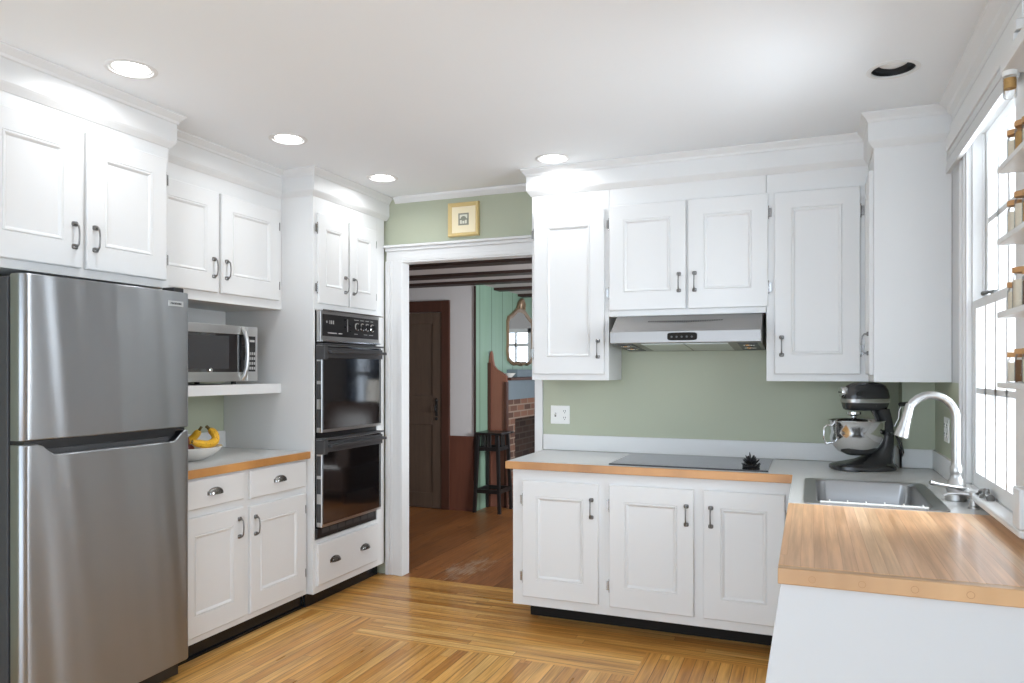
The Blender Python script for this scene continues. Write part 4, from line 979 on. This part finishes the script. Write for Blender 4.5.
mb = MB(); mb.box(FX + .0055, FX + .03, 7.10, 7.16, 0, 1.30); mb.box(GX + .001, GX + .03, 7.09, 7.1145, 0, 1.5); wpart('side_moulding', mb, MDARKB, fp)
mb = MB(); mb.lathe([(.0001, .002), (.03, 0), (.035, .006), (.055, .026), (.072, .045), (.069, .046), (.05, .026), (.0001, .01)], seg=26, caps=False)
tag(link('small_dish', mb.mesh('small_dish', MCERAM, True), None, (FX - .02, 7.30, 1.346)), 'small pale dish on the mantel below the mirror', 'dish')
# gilt mirror
mr = thing('wall_mirror', 'gilt framed mirror with carved crest on the green planks', 'mirror', (GX, 8.02, 1.75))
def mout(k):
    o = []; a0 = []
    hw, b, tp = .42 * k if False else .42 - (1 - k) * .42, 0, 0
    pts = [(-.30, -.255), (-.22, -.275), (-.12, -.262), (0, -.28), (.12, -.262), (.22, -.275), (.30, -.255), (.39, -.22), (.415, -.13), (.405, 0), (.41, .12), (.415, .22), (.38, .275), (.28, .31), (.2, .345), (.12, .385), (0, .395), (-.12, .385), (-.2, .345), (-.28, .31), (-.38, .275), (-.415, .22), (-.41, .12), (-.405, 0), (-.415, -.13), (-.39, -.22)]
    return [(y * k, z * (1 - (1 - k) * 1.25)) for y, z in pts]
mb = MB(); A, B_ = mout(1.0), mout(.89)
mb.rings([[(0.001, y, z) for y, z in A], [(.020, y, z) for y, z in A], [(.028, y * .97, z * .97) for y, z in A], [(.018, y, z) for y, z in B_], [(.008, y, z) for y, z in B_]], True, False)
part('frame', mb, MFRAMEM, mr, True)
mb = MB(); mb.rings([[(.0115, y, z) for y, z in B_], [(.0135, y, z) for y, z in B_]]); part('mirror_glass', mb, MMIRROR, mr)
mb = MB()
mb.tube([(.012, -.11, .38), (.022, -.075, .44), (.028, -.03, .48), (.03, 0, .49), (.028, .03, .48), (.022, .075, .44), (.012, .11, .38)], [.018, .026, .024, .028, .024, .026, .018], 10, .6)
mb.tube([(.018, 0, .38), (.03, -.01, .43), (.034, .0, .475), (.028, 0, .505)], [.03, .034, .03, .008], 10, .6)
part('crest', mb, MFRAMEM, mr, True, label='carved crest at the top')
mb = MB()
for s_ in (-1, 1): mb.tube([(.022, 0, -.262), (.03, s_ * .09, -.24), (.03, s_ * .18, -.258), (.024, s_ * .28, -.235)], [.016, .022, .016, .010], 10, .7)
part('carved_scroll', mb, MFRAMEM, mr, True)

# bar stool
st = thing('bar_stool', 'tall black wooden bar stool beyond the doorway', 'stool', (-2.968, 6.905, 0))
mb = MB(); mb.box(-.145, .155, -.165, .165, .778, .80); part('seat', mb, MSTOOL, st, bevel=.006)
FT = {}
for sx in (-1, 1):
    for sy in (-1, 1):
        p0 = Vector((sx * .105 - .007, sy * .130, .775)); p1 = Vector((sx * .135 - .007, sy * .155, .0)); FT[sx, sy] = (p0, p1)
        mb = MB(); w_ = .016
        mb.rings([[(p.x - w_, p.y - w_, p.z), (p.x + w_, p.y - w_, p.z), (p.x + w_, p.y + w_, p.z), (p.x - w_, p.y + w_, p.z)] for p in (p1, p0)]); part('leg', mb, MSTOOL, st, bevel=.002)
def on(k, z): p0, p1 = FT[k]; u = z / .775; return p1.lerp(p0, u)
for k1, k2 in (((-1, -1), (1, -1)), ((-1, 1), (1, 1)), ((-1, -1), (-1, 1)), ((1, -1), (1, 1))):
    for z, hh in ((.635, .018), (.215, .02)):
        a, b = on(k1, z), on(k2, z); mb = MB()
        d = (b - a).normalized(); nn = Vector((-d.y, d.x, 0)) * .009
        mb.rings([[tuple(p - nn + Vector((0, 0, -hh))), tuple(p + nn + Vector((0, 0, -hh))), tuple(p + nn + Vector((0, 0, hh))), tuple(p - nn + Vector((0, 0, hh)))] for p in (a, b)])
        part('rail' if z > .5 else 'stretcher', mb, MSTOOL, st)
    for u in (.36, .5, .64):
        a, b = on(k1, .65).lerp(on(k2, .65), u), on(k1, .775).lerp(on(k2, .775), u)
        mb = MB(); mb.tube([a, b], .007, 6); part('spindle', mb, MSTOOL, st)

# lamp and armchair that only show in the oven glass
lm = thing('table_lamp', 'table lamp with white drum shade reflected in the oven glass', 'lamp', (-.24, 8.16, 0))
mb = MB(); mb.lathe([(.20, 0), (.20, .02), (.03, .03), (.02, .60), (.22, .61), (.22, .63)], seg=24); part('pedestal', mb, MDARKB, lm, True)
mb = MB(); mb.lathe([(.07, .631), (.07, .65), (.03, .68), (.05, .78), (.03, .90), (.012, .96), (.012, 1.06)], seg=20); part('stem', mb, MIRON, lm, True)
mb = MB(); mb.lathe([(.125, 1.0), (.105, 1.30), (.103, 1.30), (.123, 1.0)], seg=30, caps=False); part('lamp_shade', mb, MSHADE, lm, True)
ac = thing('armchair', 'dark brown leather armchair reflected in the oven glass', 'armchair', (-.45, 7.0, 0))
mb = MB(); mb.box(-.40, .40, -.38, .38, .10, .42); part('seat', mb, MLEATH, ac, bevel=.05)
mb = MB(); mb.loft('z', [(.421, 0, .30, .40, .09, 4), (.80, 0, .34, .40, .10, 4), (1.0, 0, .36, .38, .09, 3.5), (1.06, 0, .37, .30, .05, 3)], 30); part('backrest', mb, MLEATH, ac, True)
for s_ in (-1, 1):
    mb = MB(); mb.loft('y', [(-.40, s_ * .36, .52, .08, .13, 3), (-.38, s_ * .36, .52, .095, .15, 3), (.20, s_ * .36, .54, .095, .15, 3)], 24); part('armrest', mb, MLEATH, ac, True)
    for y in (-.32, .32):
        mb = MB(); mb.lathe([(.018, 0), (.028, .10)], (s_ * .34, y, 0), seg=12); part('leg', mb, MDARKB, ac)
